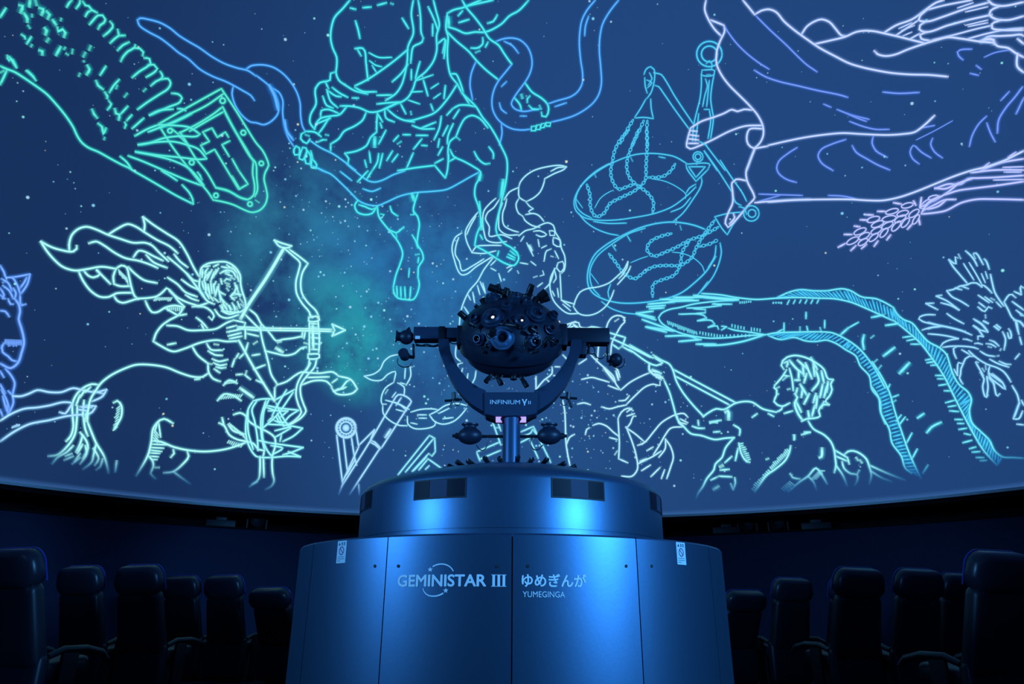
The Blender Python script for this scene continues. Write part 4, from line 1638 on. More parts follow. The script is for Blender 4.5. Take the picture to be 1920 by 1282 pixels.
205,740 160,820 120,880
240,740 245,820 260,890
120,885 190,880 260,890
190,560 205,520 240,500 265,520 270,580 260,640 240,700 210,740
195,580 200,650 215,700
230,545 250,590 220,640
210,600 250,620 215,660
@J
o 1075,215 38
o 1075,215 22
985,270 1165,275 1150,310! 1060,400! 990,300 985,270
1005,290! 1130,290! 1060,370! 1005,290
1070,240 1065,275
1085,100 1140,130
o 1475,640 58
o 1480,640 30
1380,590 1420,600 1440,650
1330,490 1360,560 1400,580
1200,665 1300,640 1400,630
1200,665 1260,760 1295,800! 1340,720 1400,640
P beam
@K
260,545 320,560 350,600 420,720 560,930
270,640 300,650 330,690 420,820 530,970
640,1070 800,1280
640,1130 740,1280
@J
1240,240 1340,390 1410,490 1440,550
1120,170 1220,310 1330,480
P pointer
@K
w1.2 o 680,405 95
w1.2 o 680,405 60
655,480 680,455 700,480 695,520
625,525 720,530 715,560 620,560 625,525
620,560 620,640 610,740 590,820 570,900 560,960 555,1060
650,590 665,640 645,720 630,800
715,560 700,640 690,740 700,820 710,880 690,1040
680,600 670,700 660,800
680,820 690,900 670,1040
660,560 690,560
600,850 590,950 575,1060
640,820 680,820
F projected_maiden|projection|188,208,255|3.5|lavender line drawing of a robed winged woman with a wheat ear
P robe
@K
655,0 645,70 670,140 720,220 770,270
790,195 795,230 760,310 735,390 735,480 770,560 830,640 900,710 980,790 1040,860 1080,940 1085,1010 1060,1070 1010,1110 970,1080 960,1030 980,970 1080,965
690,150 790,190
1020,1110 990,1190 960,1280
930,0 980,60 1020,110! 1070,80 1130,70 1180,90 1240,160 1310,220 1420,300 1500,355 1620,420 1730,475 1830,505 1920,525 2040,546 2180,558 2330,562 2470,575
1370,260 1410,200 1470,160 1520,145 1580,165 1630,220 1670,265 1700,270
1470,330 1580,305 1700,275 1780,240 1850,230 1920,235 2000,252 2080,270 2180,295 2300,325
@L
795,380 820,405 880,420 950,410 1050,370 1150,335 1250,305 1350,280 1450,290 1580,310 1690,320! 1720,345 1800,360 1860,400 1920,430
1870,400 1870,500 1920,545
0,1090 130,1060 280,1030 420,1010 560,998 700,1005 900,1012 1010,1005 1100,990 1170,940 1250,865
@K
1010,1115 1120,1095
@J
1500,160 1460,260 1435,330 1445,400 1490,490 1500,520 1460,570
1500,560 1600,550 1750,540 1920,535
@M
0,475 200,460 420,455 620,455 760,463 860,463 980,440 1100,400 1250,340 1400,280 1520,240 1640,210 1780,160 1880,110 1920,90
P fold 98,140,240
@K
w.8 790,190 820,240 880,320 960,400 1050,470 1130,520
w.8 1030,120 1130,220 1260,340 1350,430 1410,485 1490,540
w.9 1015,525 1100,575 1200,610 1350,645 1500,680 1650,710 1720,730
@L
w.9 860,690 980,700 1135,693
w.8 415,780 475,805
w.8 515,820 620,860 760,895
w.8 590,850 680,890 740,910
w.8 610,910 720,950 810,970 910,970
w.8 1150,960 1250,940
w.8 1510,1100 1530,1020 1580,930 1640,870
w.5 1385,905 1250,980 1110,1050
w.8 1640,920 1670,1000 1705,1065
w.9 1720,1000 1730,900 1790,800 1850,730 1910,650
w.8 1745,755 1810,685
w.9 1860,855 1920,730
w.8 1530,368 1440,375 1420,390 1430,420 1465,450
w.8 1515,550 1580,565
w.8 1560,490 1600,520
w.6 1620,430 1700,395 1810,375
w.9 220,1105 150,1150 80,1210 65,1260 80,1300 140,1345 215,1368
w.9 585,1045 480,1080 400,1120 375,1165 400,1220 490,1280
w.9 630,1090 660,1140 740,1190 820,1235 915,1275
w.9 790,1020 780,1070 810,1130 895,1180
w.8 1135,1230 1085,1190 1065,1140 1090,1090 1150,1140 1225,1185
w.8 1235,1035 1220,1080 1250,1140 1310,1185
@J
w.8 1530,550 1690,505
w.8 1530,495 1690,500 1860,505
@M
w.8 450,425 560,430 660,450
P hand
@K
1000,825 940,820 890,835 850,822 790,850 710,880 620,910 540,960! 515,1050 510,1100 535,1115 600,1095 700,1050 840,980 950,945 1080,940
540,980 590,985
525,1010 600,1020
520,1040 600,1050
520,1075 600,1075
@J
1460,570 1330,720 1300,745 1280,715 1300,640 1335,560 1335,480 1330,410 1360,385 1440,395
1340,640 1350,670 1310,720
P wing
@L
870,245 960,190 1080,145 1200,60 1260,20 1320,0
w.8 960,265 1130,150
w.8 1060,295 1140,250
1190,75 1140,120 1130,150 1200,160 1300,130 1500,60 1650,20
w.9 1190,75 1300,45 1530,0
1190,160 1140,190 1135,220 1180,240 1350,190 1500,150 1680,110
1190,240 1140,265 1150,290 1220,305
w.8 1230,300 1400,260 1550,220 1680,190
w.8 1500,290 1650,250 1800,220 1920,210
1650,0 1680,30 1750,45 1920,15
1740,45 1670,80 1660,110 1700,140 1800,150 1920,120
1750,150 1680,180 1680,210 1760,225 1920,225
1600,310 1650,275 1740,270 1830,265 1900,260 1920,270
w1.5 1590,310 1640,295 1690,300 1700,330
1870,290 1920,330
w.6 980,215 1080,170
w.6 1000,230 1100,190
w.6 1010,270 1080,240
w.6 1480,190 1650,150
w.6 1500,200 1650,170
w.6 1540,20 1420,60
w.6 1480,90 1650,50
P wheat_stem 180,190,255
@M
1250,375 1350,340 1450,340 1500,300 1570,295 1700,290 1920,275
1250,370 1330,375 1430,330
1240,470 1350,400 1440,330 1530,300
1330,420 1420,390 1560,370 1720,350 1920,320
1590,240 1750,180 1920,150
1520,255 1700,235 1920,235
w.7 1690,310 1920,305
w.7 1760,215 1920,210
w.7 1770,250 1900,250
1150,565 1250,555 1330,540 1450,480 1560,455 1700,453 1920,458
1140,515 1230,470 1270,440
1160,540 1260,490 1320,460 1410,455
1200,530 1280,505 1330,465
w.8 1620,210 1660,180
w.8 1800,140 1860,100
1150,560 1200,480 1290,430
P wheat_ear 190,195,255
w.6 e 635,765 50,20,-28
w.6 e 690,695 50,20,-24
w.6 e 720,730 46,20,-28
w.6 e 712,775 42,18,-32
w.6 e 790,605 50,20,-16
w.6 e 822,640 50,20,-22
w.6 e 812,690 46,20,-28
w.6 e 792,740 44,18,-40
w.6 e 908,600 54,22,-12
w.6 e 895,650 48,20,-28
w.6 e 870,705 44,18,-50
w.6 e 930,545 50,18,-16
w.6 e 992,600 48,20,-28
w.6 e 962,655 48,20,-48
w.6 e 1010,560 46,20,-18
w.6 e 1045,500 46,18,-14
w.6 e 1030,630 44,18,-50
w.6 e 1095,560 46,20,-36
w.6 e 1110,605 42,16,-56
w.6 e 1180,490 46,18,-44
w.6 e 1240,440 40,14,-14
580,785 525,815
660,800 620,840
740,790 700,825
825,765 795,808
630,718 570,718
690,660 645,655
750,610 690,608
790,572 730,570
880,545 820,545
1000,490 940,480
1080,640 1045,680
1130,600 1140,645
920,720 890,760
1090,465 1110,500
1150,440 1140,520
F projected_water_snake|projection|105,238,250|2.8|cyan line drawing of a finned water snake's looping tail above the spearman
P body
@N
820,170 640,180 480,200 380,225 300,240 240,270 220,300 240,340 300,380 380,415 480,440 600,455 750,450 900,435 1020,430
540,120 680,130 800,150 950,165 1110,155 1260,150 1400,155 1540,160 1660,185 1760,225 1860,270 1980,325
1020,430 1100,415 1250,410 1420,408 1520,415 1620,460 1720,530 1790,610 1850,700 1920,830
@P
780,310 850,420 910,540 950,680 1000,830 1060,1000 1110,1110 1150,1190
940,0 1040,80 1140,170 1240,300 1320,420 1390,560 1450,680 1540,850 1620,980 1720,1090
w1.3 880,40 980,25
1010,130 1080,120
1040,155 1110,140
1070,180 1140,180
1180,300 1230,290
1190,320 1250,310
1220,340 1270,335
1255,415 1320,415
1270,440 1320,440
1280,490 1340,480
1320,530 1370,530
1330,620 1400,600
1350,650 1410,640
1360,680 1430,685
1400,745 1460,745
1420,775 1470,775
1430,820 1490,810
1470,850 1520,860
1460,920 1530,900
1510,965 1560,950
1530,990 1590,985
1560,1030 1620,1030
1590,1055 1640,1050
w1.5 720,110 710,160 720,220
820,295 790,320
850,340 825,370
915,480 895,520
980,560 930,580
960,600 930,620
1000,710 960,760
1030,725 980,790
1080,845 1040,920
1120,965 1080,1040
1200,1085 1160,1150
w1.6 865,270 950,205
w1.8 985,400 1060,320
w1.4 1120,735 1170,700
w1.4 1190,845 1230,800 1300,765
770,135 795,115
w1.4 545,110 600,60
600,60 680,15
120,20 120,90
70,90 110,70
240,50 240,85
290,45 300,85
390,55 400,90
425,0 425,60
P fin
@N
1110,150 1200,110 1280,92 1380,100 1480,100 1600,85 1660,100 1740,145 1850,160 1920,190 1980,225
w1.3 b 32 0.05 | 1110,150 1200,110 1280,92 1380,100 1480,100 1600,85 1660,100 1740,145 1850,160 1980,225 | 1180,155 1260,150 1400,155 1540,160 1660,185 1760,225 1860,270 1975,322
1040,435 1130,465 1240,450 1320,475 1400,480 1480,470 1560,500 1620,540 1700,590 1730,660 1800,740 1820,840 1880,920 1890,1020 1920,1100
w1.3 b 20 0.08 | 1020,430 1130,465 1240,450 1320,475 1400,480 1480,470 1560,500 1620,540 | 1120,415 1250,410 1420,408 1520,415 1620,460 1650,480
@P
780,500 830,580 845,690 910,820 930,920 1000,1020 1030,1110 1080,1150
w1.4 b 42 0.02 | 560,210 660,250 700,340 760,400 780,500 830,580 845,690 910,820 930,920 1000,1020 1030,1110 1090,1150 | 600,160 700,230 780,310 850,420 910,540 950,680 1000,830 1060,1000 1110,1110 1140,1170
940,-95 965,-50 1015,-5 1080,22 1140,95 1200,160 1290,210 1340,260 1360,320 1385,400 1430,480 1500,540 1525,590 1510,680 1530,770 1600,840 1660,900 1700,980 1760,1025 1840,1030 1920,1035
w1.4 b 30 0.06 | 940,-95 965,-50 1015,-5 1080,22 1140,95 1200,160 1290,210 1340,260 1360,320 1385,400 1430,480 1500,540 1525,590 | 940,0 1040,80 1140,170 1240,300 1320,420 1390,560 1430,640
w1.3 b 20 0.05 | 1525,590 1510,680 1530,770 1600,840 1660,900 1700,980 1750,1025 | 1430,640 1450,680 1540,850 1620,980 1720,1090
P tail_tuft
@N
w1.4 50,270 180,252
w1.4 130,220 270,210
w1.4 140,200 340,183
w1.4 150,235 260,228
w1.4 230,165 480,165
w1.4 330,150 580,148
w1.4 480,135 820,165
w1.4 560,150 780,170
w1.4 300,180 520,172
w1.4 50,270 190,300
w1.4 95,315 330,400
w1.4 60,275 200,318
w1.4 130,370 340,402
w1.4 270,440 450,440 520,465
w1.4 370,480 540,465
w1.4 500,500 650,500
w1.3 560,510 700,505 850,480 1000,435
w1.4 120,370 280,410
430,230 560,225 690,210! 630,195
370,275 560,285 580,305! 510,325! 620,325 640,350! 590,375! 660,365 670,390
690,365 730,370! 690,395
740,380 790,395 900,410 1020,430
500,270 570,265! 570,240! 480,235
620,200 770,200
w.9 h 285,325 500,405 10,30 16
w.9 h 530,405 680,430 0,25 8
w.9 h 700,430 900,425 0,22 8
w.9 h 770,350 860,370 0,25 5
w.9 h 915,375 980,385 0,30 4
w.9 h 830,180 910,175 0,15 6
w1.1 h 1200,168 1420,165 -16,35 6
w1.1 h 1080,185 1140,185 0,12 4
w1.1 1325,260 1325,310
w1.3 1815,300 1910,280
F projected_crow|projection|150,225,255|2.6|blue-white line drawing of a crow standing on the finned water snake
P tail
@Q
790,210! 900,280 890,170 930,190
790,210 850,310 950,430 1080,580
935,130 970,200
1040,80 1120,150 1180,230 1220,310
1160,130 1190,200
1160,120 1200,115 1260,200 1310,290
1320,200 1350,230 1400,360
w.8 1010,270 1170,520
w.8 1095,255 1190,410 1290,590
w.8 1280,420 1340,560
w.8 1340,390 1375,500
1415,430 1450,590 1480,700 1560,830 1620,910
P wing
760,680 860,660 960,610 1070,590 1120,565 1210,565 1290,625! 1290,590 1370,640 1440,715
980,610 1090,650
880,640 990,665
760,680 840,770 960,830 1090,910
600,760! 690,745
600,760 760,830 950,970
670,860 820,900 950,970
445,870! 570,865
445,870 540,920 630,965
590,1040 450,1040 360,1070 340,1100 400,1140 560,1180 800,1230 1000,1280
390,1270 500,1235 650,1220
760,1020 860,1090 1020,1175
1230,745 1400,860
1330,770 1450,855
1420,790 1480,820
1240,855 1340,930
1225,920 1330,990 1390,920 1440,945
1500,845 1580,925
1340,1040 1345,1090
1310,1130 1385,1170
1160,1100 1290,1190 1370,1280
1160,1200 1240,1250
1470,1210 1550,1265
1500,1190 1570,1240
1620,850 1700,740 1740,735 1800,785
1770,690 1880,740! 1870,610 1920,640
1740,840 1920,970
1800,970 1920,1060
1620,850 1680,960 1740,1080 1800,1130 1830,1280
1800,1130 1860,1145 1920,1210
P body
@R
0,40 200,100 400,140 600,190 740,240 880,300
0,180 100,140 300,125
0,275 200,290 400,320 610,370! 430,400 300,460 245,540
290,545 430,525 600,520 800,530 930,550 1010,580
570,530 510,570 520,660 570,770
670,590 840,690
810,610 930,720 1050,810 1200,890 1380,950 1500,1020 1580,1110 1660,1240
930,725 830,720 750,770 700,880 660,970 650,1080 630,1160 700,1280
690,870 610,850 590,960 590,1110! 520,980
900,110 1000,180 1200,240! 1070,70 940,0
1000,180 1110,330! 1000,320 1000,390
700,380 780,385 880,420
930,470 1000,460 1090,485
1100,20 1210,70
1320,120 1420,200
1370,90 1450,160
1230,400 1320,430 1420,520
1160,470 1260,480 1360,540
1200,530 1270,545
1490,230 1550,370 1540,500 1520,600
1590,250 1630,370 1660,360 1650,230 1610,170
1040,620 1180,700 1340,725
1380,720 1420,710
1230,780 1400,870 1620,940
1420,820 1560,880 1660,885
1740,780 1830,670
1460,570 1440,610
1150,900 1160,990
1750,30 1820,290
1830,330 1875,490
1710,0 1840,30 1920,130
P leg
950,840 1020,960 1110,1110
960,830 1010,850
1080,960 1130,1030
1240,910 1210,1040 1300,1120 1480,1250
1190,1130 1330,1280
@P
1590,390 1620,440 1610,500 1635,580 1650,560
1640,420 1650,500 1640,575
1650,400 1690,470 1720,570 1740,550
1660,430 1740,490 1780,520 1760,470 1680,400
P beak
1830,490 1870,560 1885,620! 1840,740! 1880,740 1910,680
1865,780 1920,785
1885,620 1850,720
1900,600 1920,640
F projected_spearman|projection|150,250,250|3.4|line drawing of a curly-haired man thrusting a spear
P head
@N
1160,690 1140,660 1150,625 1180,600 1240,585 1320,600 1400,640 1460,690 1490,760 1530,765! 1510,800 1520,840 1500,890 1470,930 1500,955! 1450,955 1420,1000 1430,1040 1390,1055 1330,1060 1290,1080
1180,690 1150,740 1090,810! 1085,825 1105,845 1105,880 1085,930 1110,955 1150,965 1205,940
1150,965 1140,990 1100,1010
1150,770 1180,745
1155,735 1200,740
1105,830 1125,820
1185,840 1205,835
1105,870 1120,875
1200,680 1220,760 1230,850
w1.3 1240,870 1260,900 1240,940 1270,1030 1300,1070
w1.3 1200,620 1250,680 1300,720
w1.3 1260,620 1330,680
w1.3 1270,700 1270,760
w1.3 1320,640 1370,760
w1.3 1380,650 1390,740
w1.3 1330,720 1310,790
w1.3 1280,800 1330,880
w1.3 1400,700 1420,780 1370,850
w1.3 1440,700 1460,790
w1.3 1450,800 1430,900
w1.3 1480,820 1460,900
w1.3 1350,870 1310,950
w1.3 1400,870 1380,940
w1.3 1300,830 1290,900
w1.3 1250,930 1290,1010
w1.3 1340,1000 1350,1060
w1.3 1390,960 1370,1040
w1.3 1240,770 1280,770
w1.3 1160,640 1190,630 1180,670
w1.3 1410,890 1400,980
w1.3 1300,660 1310,740
w1.3 1360,600 1410,690
w1.3 1260,830 1250,870
w1.3 1490,780 1480,860
w1.3 1460,930 1440,980
P torso
1100,1010 1000,985 920,935 860,930 790,945 710,990 650,985 600,1010 550,1045
1340,1075 1380,1135 1460,1180 1510,1230 1535,1290 1545,1360 1550,1410 1537,1465
w2 720,1010 740,1000 745,1065
600,1085 690,1070
w.8 h 605,1080 660,1075 0,18 6
470,1115 515,1130 565,1130
515,1070 520,1110
630,1160 680,1155
780,1105 830,1140 825,1185
920,1050 960,1020
1040,1020 1085,1042
1160,1020 1225,1000
1230,1180 1240,1215
1310,1160 1360,1160
@O
545,640 480,720 455,790 405,840 395,880 340,950 310,1010 275,1060 260,1100
1000,620 995,660
970,700 960,750 930,810 850,880 780,930 750,975 700,1050
w.9 h 960,750 830,880 -20,-25 14
w.9 h 820,900 700,1040 -25,-20 12
1050,620 1115,600
950,1050 1040,970 1100,930 1160,870 1210,930 1245,990
1100,930 1140,970 1165,1035
965,910 985,940 1040,950
w.8 h 1120,950 1180,890 50,0 6
w.9 h 900,1020 960,970 40,30 6
580,680 600,760 640,820 665,825
w.9 h 585,690 640,810 30,-8 9
575,720 555,815
530,780 475,830
w2 440,860 460,850
440,885 510,878
430,930 530,935
550,940 555,980 540,1030
370,960 420,935
w1.6 390,1030 430,1005
520,985 540,1035
w1.5 1205,720 1200,785 1185,792
785,805 805,797
P arm
@N
560,1045 480,960 400,860 350,770 325,690 300,650 240,620 175,580
150,640 150,700 200,740 240,770
260,770 300,860 330,960 360,1060 410,1120 460,1170 540,1185 640,1215 720,1205 790,1200
w1.3 170,690 240,720
w1.3 190,720 250,750
@O
1375,765 1400,745 1440,740 1490,760 1540,805 1560,860 1575,920 1560,990
1395,790 1410,840
1355,820 1370,870 1420,910 1470,920 1470,960 1450,1000
1470,910 1485,885
1310,850 1360,920 1395,1005
w1.2 1460,790 1475,810
w1.2 1490,810 1505,830
P spear
@N
185,600 250,640! 205,660 0,540
0,505 180,605
330,690 800,940
345,740 750,955
@I
730,175 850,210! 830,270! 800,295! 750,260
740,215 840,260 1040,360
830,280 900,318
590,130 720,170
@O
1300,735 1395,790
1310,780 1390,815
1565,850 1700,910 1830,960
1570,890 1650,940 1730,970
F projected_wolf|projection|182,246,255|2.7|white line drawing of a furry beast pierced by the spear tip
P foreleg
@I
705,150 720,100 750,60 790,45 840,60 845,95 820,120 790,170 750,250 740,340
800,70 770,90
830,60 850,62
835,80 850,82
640,380 650,260
795,820 800,900 805,1000 800,1120
795,820 820,770 870,740 910,760
860,890 890,850 910,800 930,800
860,890 900,990 930,1090 940,1200 900,1250 820,1250
860,890 920,930 990,990
900,740 860,770
920,780 860,800
940,1020 990,1000 1060,920 1120,850 1200,800 1240,785 1290,780 1320,810
1240,800 1250,850 1290,880
1320,850 1260,820
1310,860 1270,850
1280,880 1190,890 1150,940 1110,1010 1060,1090
P body
590,340 650,400 720,460 760,500 780,560 815,605
740,400 790,450 810,510
815,605 880,550 960,505 1030,475
1030,400 1030,450 1080,500 1140,520
1040,460 1100,470
1060,490 1110,490
1080,510 1120,505
860,710 920,650 1000,580 1060,560 1110,570 1110,540
800,685 850,680 880,645
520,525 600,510 660,525 730,545
720,570 800,600
670,730 730,745 790,730 860,715
490,710 540,700 590,715
500,410 560,370
605,870 650,855 710,875 760,920 800,950
550,940 560,900 580,885
730,960 790,975
380,680 395,760 400,850 405,1000 420,1100 435,1170
410,1010 430,960 470,935
180,500 180,600! 240,530 300,480 300,430
260,525 300,565
310,495 360,505
320,430 360,430
w1.8 690,440 770,540
w1.5 780,460 800,530
800,1120 870,1150
770,1090 790,1060
P head
370,130 420,140 450,100 500,100 510,130 560,140 600,130 700,150
390,120 480,90
420,150 470,120 520,160
w1.5 460,110 500,150
380,340 420,380
440,270 460,310
380,290 400,250
P tail
1150,970 1190,1030 1210,1110 1190,1180 1160,1270
1150,970 1150,1040 1100,1110
940,1160 1000,1130 1060,1100 1120,1060
1010,1060 1060,1030
970,1210 1040,1165
1040,1255 1110,1185
1120,1270 1145,1200
w1.5 960,1140 1010,1120
"""
# ------------------------------------------------------------ projected constellation figures
CROPS = {'A': (0, 0, 4), 'B': (0, 320, 4), 'C': (0, 620, 4), 'D': (480, 0, 4), 'E': (400, 320, 4), 'F': (400, 620, 4),
         'G': (800, 0, 4), 'H': (800, 290, 4), 'I': (960, 580, 4), 'J': (1040, 240, 4), 'K': (1160, 0, 4), 'L': (1440, 0, 4),
         'M': (1440, 260, 4), 'N': (1180, 520, 4), 'O': (1240, 660, 4), 'P': (1440, 600, 4), 'Q': (1680, 460, 8),
         'R': (1740, 600, 10.667), 'Y': (830, 680, 6.41), 'Z': (720, 500, 4)}
M_LINE = line_material()
def catmull(p, step):
    """centripetal-ish spline through pixel points"""
    p = [np.array(q, float) for q in p]
    if len(p) == 2:
        n = max(1, int(np.linalg.norm(p[1] - p[0]) / step))
        return [p[0] + (p[1] - p[0]) * i / n for i in range(n + 1)]
    q = [2 * p[0] - p[1]] + p + [2 * p[-1] - p[-2]]
    out = []
    for i in range(1, len(q) - 2):
        a, b, c, d = q[i - 1], q[i], q[i + 1], q[i + 2]
        L = np.linalg.norm(c - b); n = max(1, int(L / step))
        la = max(np.linalg.norm(b - a), 1e-3); lc = max(np.linalg.norm(d - c), 1e-3); L = max(L, 1e-3)
        m1 = ((b - a) / la + (c - b) / L) * 0.5 * L * 0.95
        m2 = ((c - b) / L + (d - c) / lc) * 0.5 * L * 0.95
        for k in range(n):
            t = k / n; t2 = t * t; t3 = t2 * t
            out.append((2 * t3 - 3 * t2 + 1) * b + (t3 - 2 * t2 + t) * m1 + (-2 * t3 + 3 * t2) * c + (t3 - t2) * m2)
    out.append(p[-1])
    return out
def clusters(S, gap=13.0, small=45.0):
    """group strokes whose pixel paths come within gap; tiny groups join the nearest big one"""
    n = len(S); P = [np.array(s[0], float)[::2] if len(s[0]) > 4 else np.array(s[0], float) for s in S]
    par = list(range(n))
    def find(i):
        while par[i] != i: i = par[i]
        return i
    D = np.full((n, n), 1e9)
    for i in range(n):
        for j in range(i):
            D[i, j] = D[j, i] = np.sqrt(((P[i][:, None] - P[j][None]) ** 2).sum(-1)).min()
            if D[i, j] < gap: par[find(i)] = find(j)
    L = [sum(math.dist(a, b) for a, b in zip(s[0], s[0][1:])) for s in S]
    while True:
        G = {}
        for i in range(n): G.setdefault(find(i), []).append(i)
        if len(G) < 2: return list(G.values())
        tiny = [k for k, g in G.items() if sum(L[i] for i in g) < small]
        if not tiny: return list(G.values())
        k = tiny[0]; g = G[k]; o = [i for i in range(n) if i not in g]
        sub = D[np.ix_(g, o)]; par[k] = find(o[int(sub.min(0).argmin())])
class Ink:
    def __init__(self): self.S = []; self.v = []; self.f = []; self.c = []; self.n = 0
    def stroke(self, px, w, col):
        if len(px) >= 2: self.S.append((px, w, col))
    def build_all(self, name, parent):
        for g in clusters(self.S, *((6.0, 8.0) if name in ('rivet', 'chain') else (13.0, 45.0))):
            I = Ink(); I.n = Ink.count
            for i in g: I.ribbon(*self.S[i])
            Ink.count = I.n
            I.build(name, parent)
    count = 0
    def ribbon(self, px, w, col):
        """ribbon lying on the dome along pixel polyline px, soft edges in alpha"""
        if len(px) < 2: return
        self.n += 1
        ins = 0.014 + 0.00035 * (self.n % 40)
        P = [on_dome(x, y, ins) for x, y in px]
        n = len(P)
        D0 = (P[1] - P[0]).normalized(); D1 = (P[-1] - P[-2]).normalized()
        base = len(self.v)
        for i in range(n):
            t = (P[min(i + 1, n - 1)] - P[max(i - 1, 0)]).normalized()
            nr = (DOME_C - P[i]).normalized()
            s = t.cross(nr).normalized()
            h = w * 0.56 * (P[i] - CAM).length / FPX
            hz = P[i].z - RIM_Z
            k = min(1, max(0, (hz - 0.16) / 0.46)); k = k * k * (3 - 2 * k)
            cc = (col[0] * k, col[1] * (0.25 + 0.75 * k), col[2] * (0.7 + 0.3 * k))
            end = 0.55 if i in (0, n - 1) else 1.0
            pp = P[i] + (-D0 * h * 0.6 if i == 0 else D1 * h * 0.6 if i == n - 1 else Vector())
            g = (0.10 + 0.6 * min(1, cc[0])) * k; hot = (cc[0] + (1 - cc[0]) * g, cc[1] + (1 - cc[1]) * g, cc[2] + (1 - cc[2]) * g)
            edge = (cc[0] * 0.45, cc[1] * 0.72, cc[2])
            for off_, al, c_ in ((-2.3, 0, edge), (-1.0, 0.30, edge), (-0.5, 1, cc), (0, 1, hot), (0.5, 1, cc), (1.0, 0.30, edge), (2.3, 0, edge)):
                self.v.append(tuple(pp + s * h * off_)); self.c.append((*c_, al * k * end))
        for i in range(n - 1):
            a = base + i * 7
            for j in range(6): self.f.append((a + j, a + j + 1, a + j + 8, a + j + 7))
    def build(self, name, parent):
        org = off(parent)
        me = bpy.data.meshes.new(name)
        me.from_pydata([(x - org.x, y - org.y, z - org.z) for x, y, z in self.v], [], self.f)
        at_ = me.color_attributes.new('ink', 'FLOAT_COLOR', 'POINT')
        at_.data.foreach_set('color', [x for c in self.c for x in c])
        me.update()
        return link(name, me, M_LINE, parent, smooth=False)
def parse_pt(tok, cr):
    sharp = tok.endswith('!')
    x, y = tok.rstrip('!').split(',')
    return (cr[0] + float(x) / cr[2], cr[1] + float(y) / cr[2]), sharp
def poly(toks, cr):
    """list of splines, cut at sharp points"""
    runs = [[]]
    for t in toks:
        p, s = parse_pt(t, cr); runs[-1].append(p)
        if s: runs.append([p])
    return [r for r in runs if len(r) > 1]
def sample(pts, n):
    s = catmull(pts, 2.0); L = [0]
    for a, b in zip(s, s[1:]): L.append(L[-1] + float(np.linalg.norm(b - a)))
    xs = np.interp(np.linspace(0, L[-1], n), L, [p[0] for p in s]); ys = np.interp(np.linspace(0, L[-1], n), L, [p[1] for p in s])
    return list(zip(xs, ys))
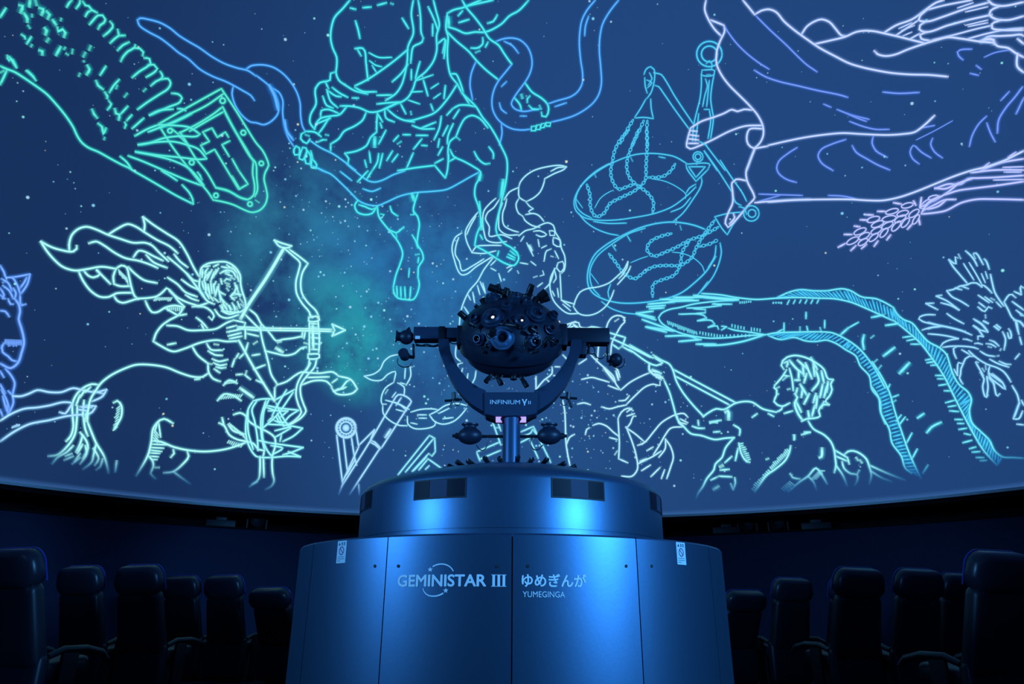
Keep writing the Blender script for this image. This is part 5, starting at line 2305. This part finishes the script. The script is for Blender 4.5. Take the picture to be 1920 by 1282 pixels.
def draw_traces(txt):
    fig = None; ink = None; part = None; cr = None; rng = random.Random(4)
    def flush():
        nonlocal ink
        if ink and ink.S and part: ink.build_all(part, fig)
        ink = None
    lines = txt.strip().split('\n')
    for li, ln in enumerate(lines):
        if ln.startswith('F '):
            flush()
            nm, cat_, col, w, lab = ln[2:].split('|')
            fcol = tuple(int(c) for c in col.split(',')); fw = float(w)
            # the figure's own origin: first stroke point that follows
            c2 = None
            for l2 in lines[li + 1:]:
                if l2[0] == '@': c2 = CROPS[l2[1]]
                elif c2 and l2[0].isdigit():
                    p0 = parse_pt(l2.split()[0], c2)[0]; break
            fig = empty(nm, on_dome(*p0), lab, cat_, 'line drawings projected on the dome'); part = None
        elif ln.startswith('P '):
            flush(); b = ln[2:].split()
            part = b[0]; c = tuple(int(x) for x in b[1].split(',')) if len(b) > 1 else fcol
            pc = tuple(s2l(x) for x in c); ink = Ink()
        elif ln.startswith('@'): cr = CROPS[ln[1]]
        elif ln.strip():
            tk = ln.split(); w = fw
            if tk[0][0] == 'w': w = fw * float(tk[0][1:]); tk = tk[1:]
            if tk[0] == 'o' or tk[0] == 'e':
                (x, y), _ = parse_pt(tk[1], cr)
                if tk[0] == 'o': a = b = float(tk[2]) / cr[2]; th = 0
                else:
                    a, b, th = (float(q) for q in tk[2].split(',')); a /= cr[2]; b /= cr[2]; th = math.radians(th)
                n = max(10, int(a * 1.2))
                pts = []
                for i in range(n + 1):
                    u, v = a * math.cos(2 * math.pi * i / n), b * math.sin(2 * math.pi * i / n)
                    pts.append((x + u * math.cos(th) - v * math.sin(th), y + u * math.sin(th) + v * math.cos(th)))
                ink.stroke(pts, w, pc)
            elif tk[0] == 'h':
                p0, _ = parse_pt(tk[1], cr); p1, _ = parse_pt(tk[2], cr)
                dx, dy = (float(q) / cr[2] for q in tk[3].split(',')); n = int(tk[4])
                for i in range(n):
                    t = i / max(1, n - 1); k = rng.uniform(0.7, 1.15)
                    a = (p0[0] + (p1[0] - p0[0]) * t, p0[1] + (p1[1] - p0[1]) * t)
                    ink.stroke([a, (a[0] + dx * k * .5, a[1] + dy * k * .5), (a[0] + dx * k, a[1] + dy * k)], w * 0.8, pc)
            elif tk[0] == 'b':
                n = int(tk[1]); sh = float(tk[2]); seg = ' '.join(tk[3:]).strip('| ').split('|')
                A = sample([parse_pt(t, cr)[0] for t in seg[0].split()], n); B = sample([parse_pt(t, cr)[0] for t in seg[1].split()], n)
                k = int(sh * n)
                for i in range(n):
                    j = min(n - 1, i + k); u = rng.uniform(0, 0.25); v = rng.uniform(0.75, 1)
                    a, b = A[i], B[j]
                    p = (a[0] + (b[0] - a[0]) * u, a[1] + (b[1] - a[1]) * u); q = (a[0] + (b[0] - a[0]) * v, a[1] + (b[1] - a[1]) * v)
                    ink.stroke([p, ((p[0] + q[0]) / 2, (p[1] + q[1]) / 2), q], w * rng.uniform(0.5, 0.9), (pc[0] * .25, pc[1] * .72, pc[2]))
            elif tk[0] == 'k':
                pts = [parse_pt(t, cr)[0] for t in tk[1:]]
                L = sum(math.dist(a, b) for a, b in zip(pts, pts[1:])); n = max(3, int(L / 5.2))
                S = sample(pts, n)
                for i in range(n - 1):
                    a, b = S[i], S[i + 1]; th = math.atan2(b[1] - a[1], b[0] - a[0]); cx, cy = (a[0] + b[0]) / 2, (a[1] + b[1]) / 2
                    ra, rb = (3.6, 2.8) if i % 2 else (3.2, 1.5)
                    ink.stroke([(cx + ra * math.cos(q) * math.cos(th) - rb * math.sin(q) * math.sin(th), cy + ra * math.cos(q) * math.sin(th) + rb * math.sin(q) * math.cos(th))
                                for q in [2 * math.pi * z / 8 for z in range(9)]], w * 0.62, pc)
            else:
                for r in poly(tk, cr): ink.stroke(catmull(r, 5.0), w, pc)
    flush()
draw_traces(TRACES)

# stars: tiny projected points, too many to count
def stars():
    rng = random.Random(11); v = []; f = []; c = []
    def star(px, py, r, col, al):
        p = on_dome(px, py, 0.035); d = (p - CAM).length / FPX
        if p.z - RIM_Z < 0.45: return
        nr = (DOME_C - p).normalized(); a = nr.cross(Vector((0, 0, 1))).normalized(); b = nr.cross(a)
        i0 = len(v); v.append(tuple(p)); c.append((*col, al))
        for ring, aa in ((0.45, al), (1.0, 0.0)):
            for k in range(8):
                t = k * math.pi / 4
                v.append(tuple(p + (a * math.cos(t) + b * math.sin(t)) * r * ring * d)); c.append((*col, aa))
        for k in range(8):
            k2 = (k + 1) % 8
            f.append((i0, i0 + 1 + k, i0 + 1 + k2)); f.append((i0 + 1 + k, i0 + 9 + k, i0 + 9 + k2, i0 + 1 + k2))
    cols = [lin(170, 225, 255), lin(130, 215, 255), lin(150, 250, 250), lin(225, 240, 215)]
    def put(x, y, big):
        col = cols[rng.choices(range(4), [5, 4, 3, 1])[0]][:3]
        star(x, y, big * 0.85, col, min(1, 0.25 + big * 0.16))
    for _ in range(620):
        x = rng.uniform(-150, 2070); y = rng.uniform(-120, 900)
        put(x, y, 1.1 + 2.0 * rng.random() ** 3)
    for _ in range(420):
        t = rng.random(); x = 560 + 320 * t + rng.gauss(0, 150); y = 330 + 480 * t + rng.gauss(0, 110)
        put(x, y, 1.3 + 2.4 * rng.random() ** 2.5)
    for _ in range(260):
        x = rng.gauss(1080, 130); y = rng.gauss(790, 80)
        put(x, y, 1.3 + 2.2 * rng.random() ** 2)
    for x, y in ((691, 672), (542, 562), (355, 158), (1710, 194), (1880, 507), (595, 690), (696, 374), (535, 74), (615, 66), (1579, 400), (1915, 590), (945, 524), (1062, 303), (1112, 35), (683, 612), (52, 370), (175, 385), (392, 440)):
        put(x, y, 3.8)
    me = bpy.data.meshes.new('star_field'); me.from_pydata(v, [], f)
    at_ = me.color_attributes.new('ink', 'FLOAT_COLOR', 'POINT'); at_.data.foreach_set('color', [x for q in c for x in q]); me.update()
    o = link('star_field', me, M_LINE, None, smooth=False)
    tag(o, 'countless tiny pale stars scattered over the blue dome', 'stars'); o['kind'] = 'stuff'
stars()
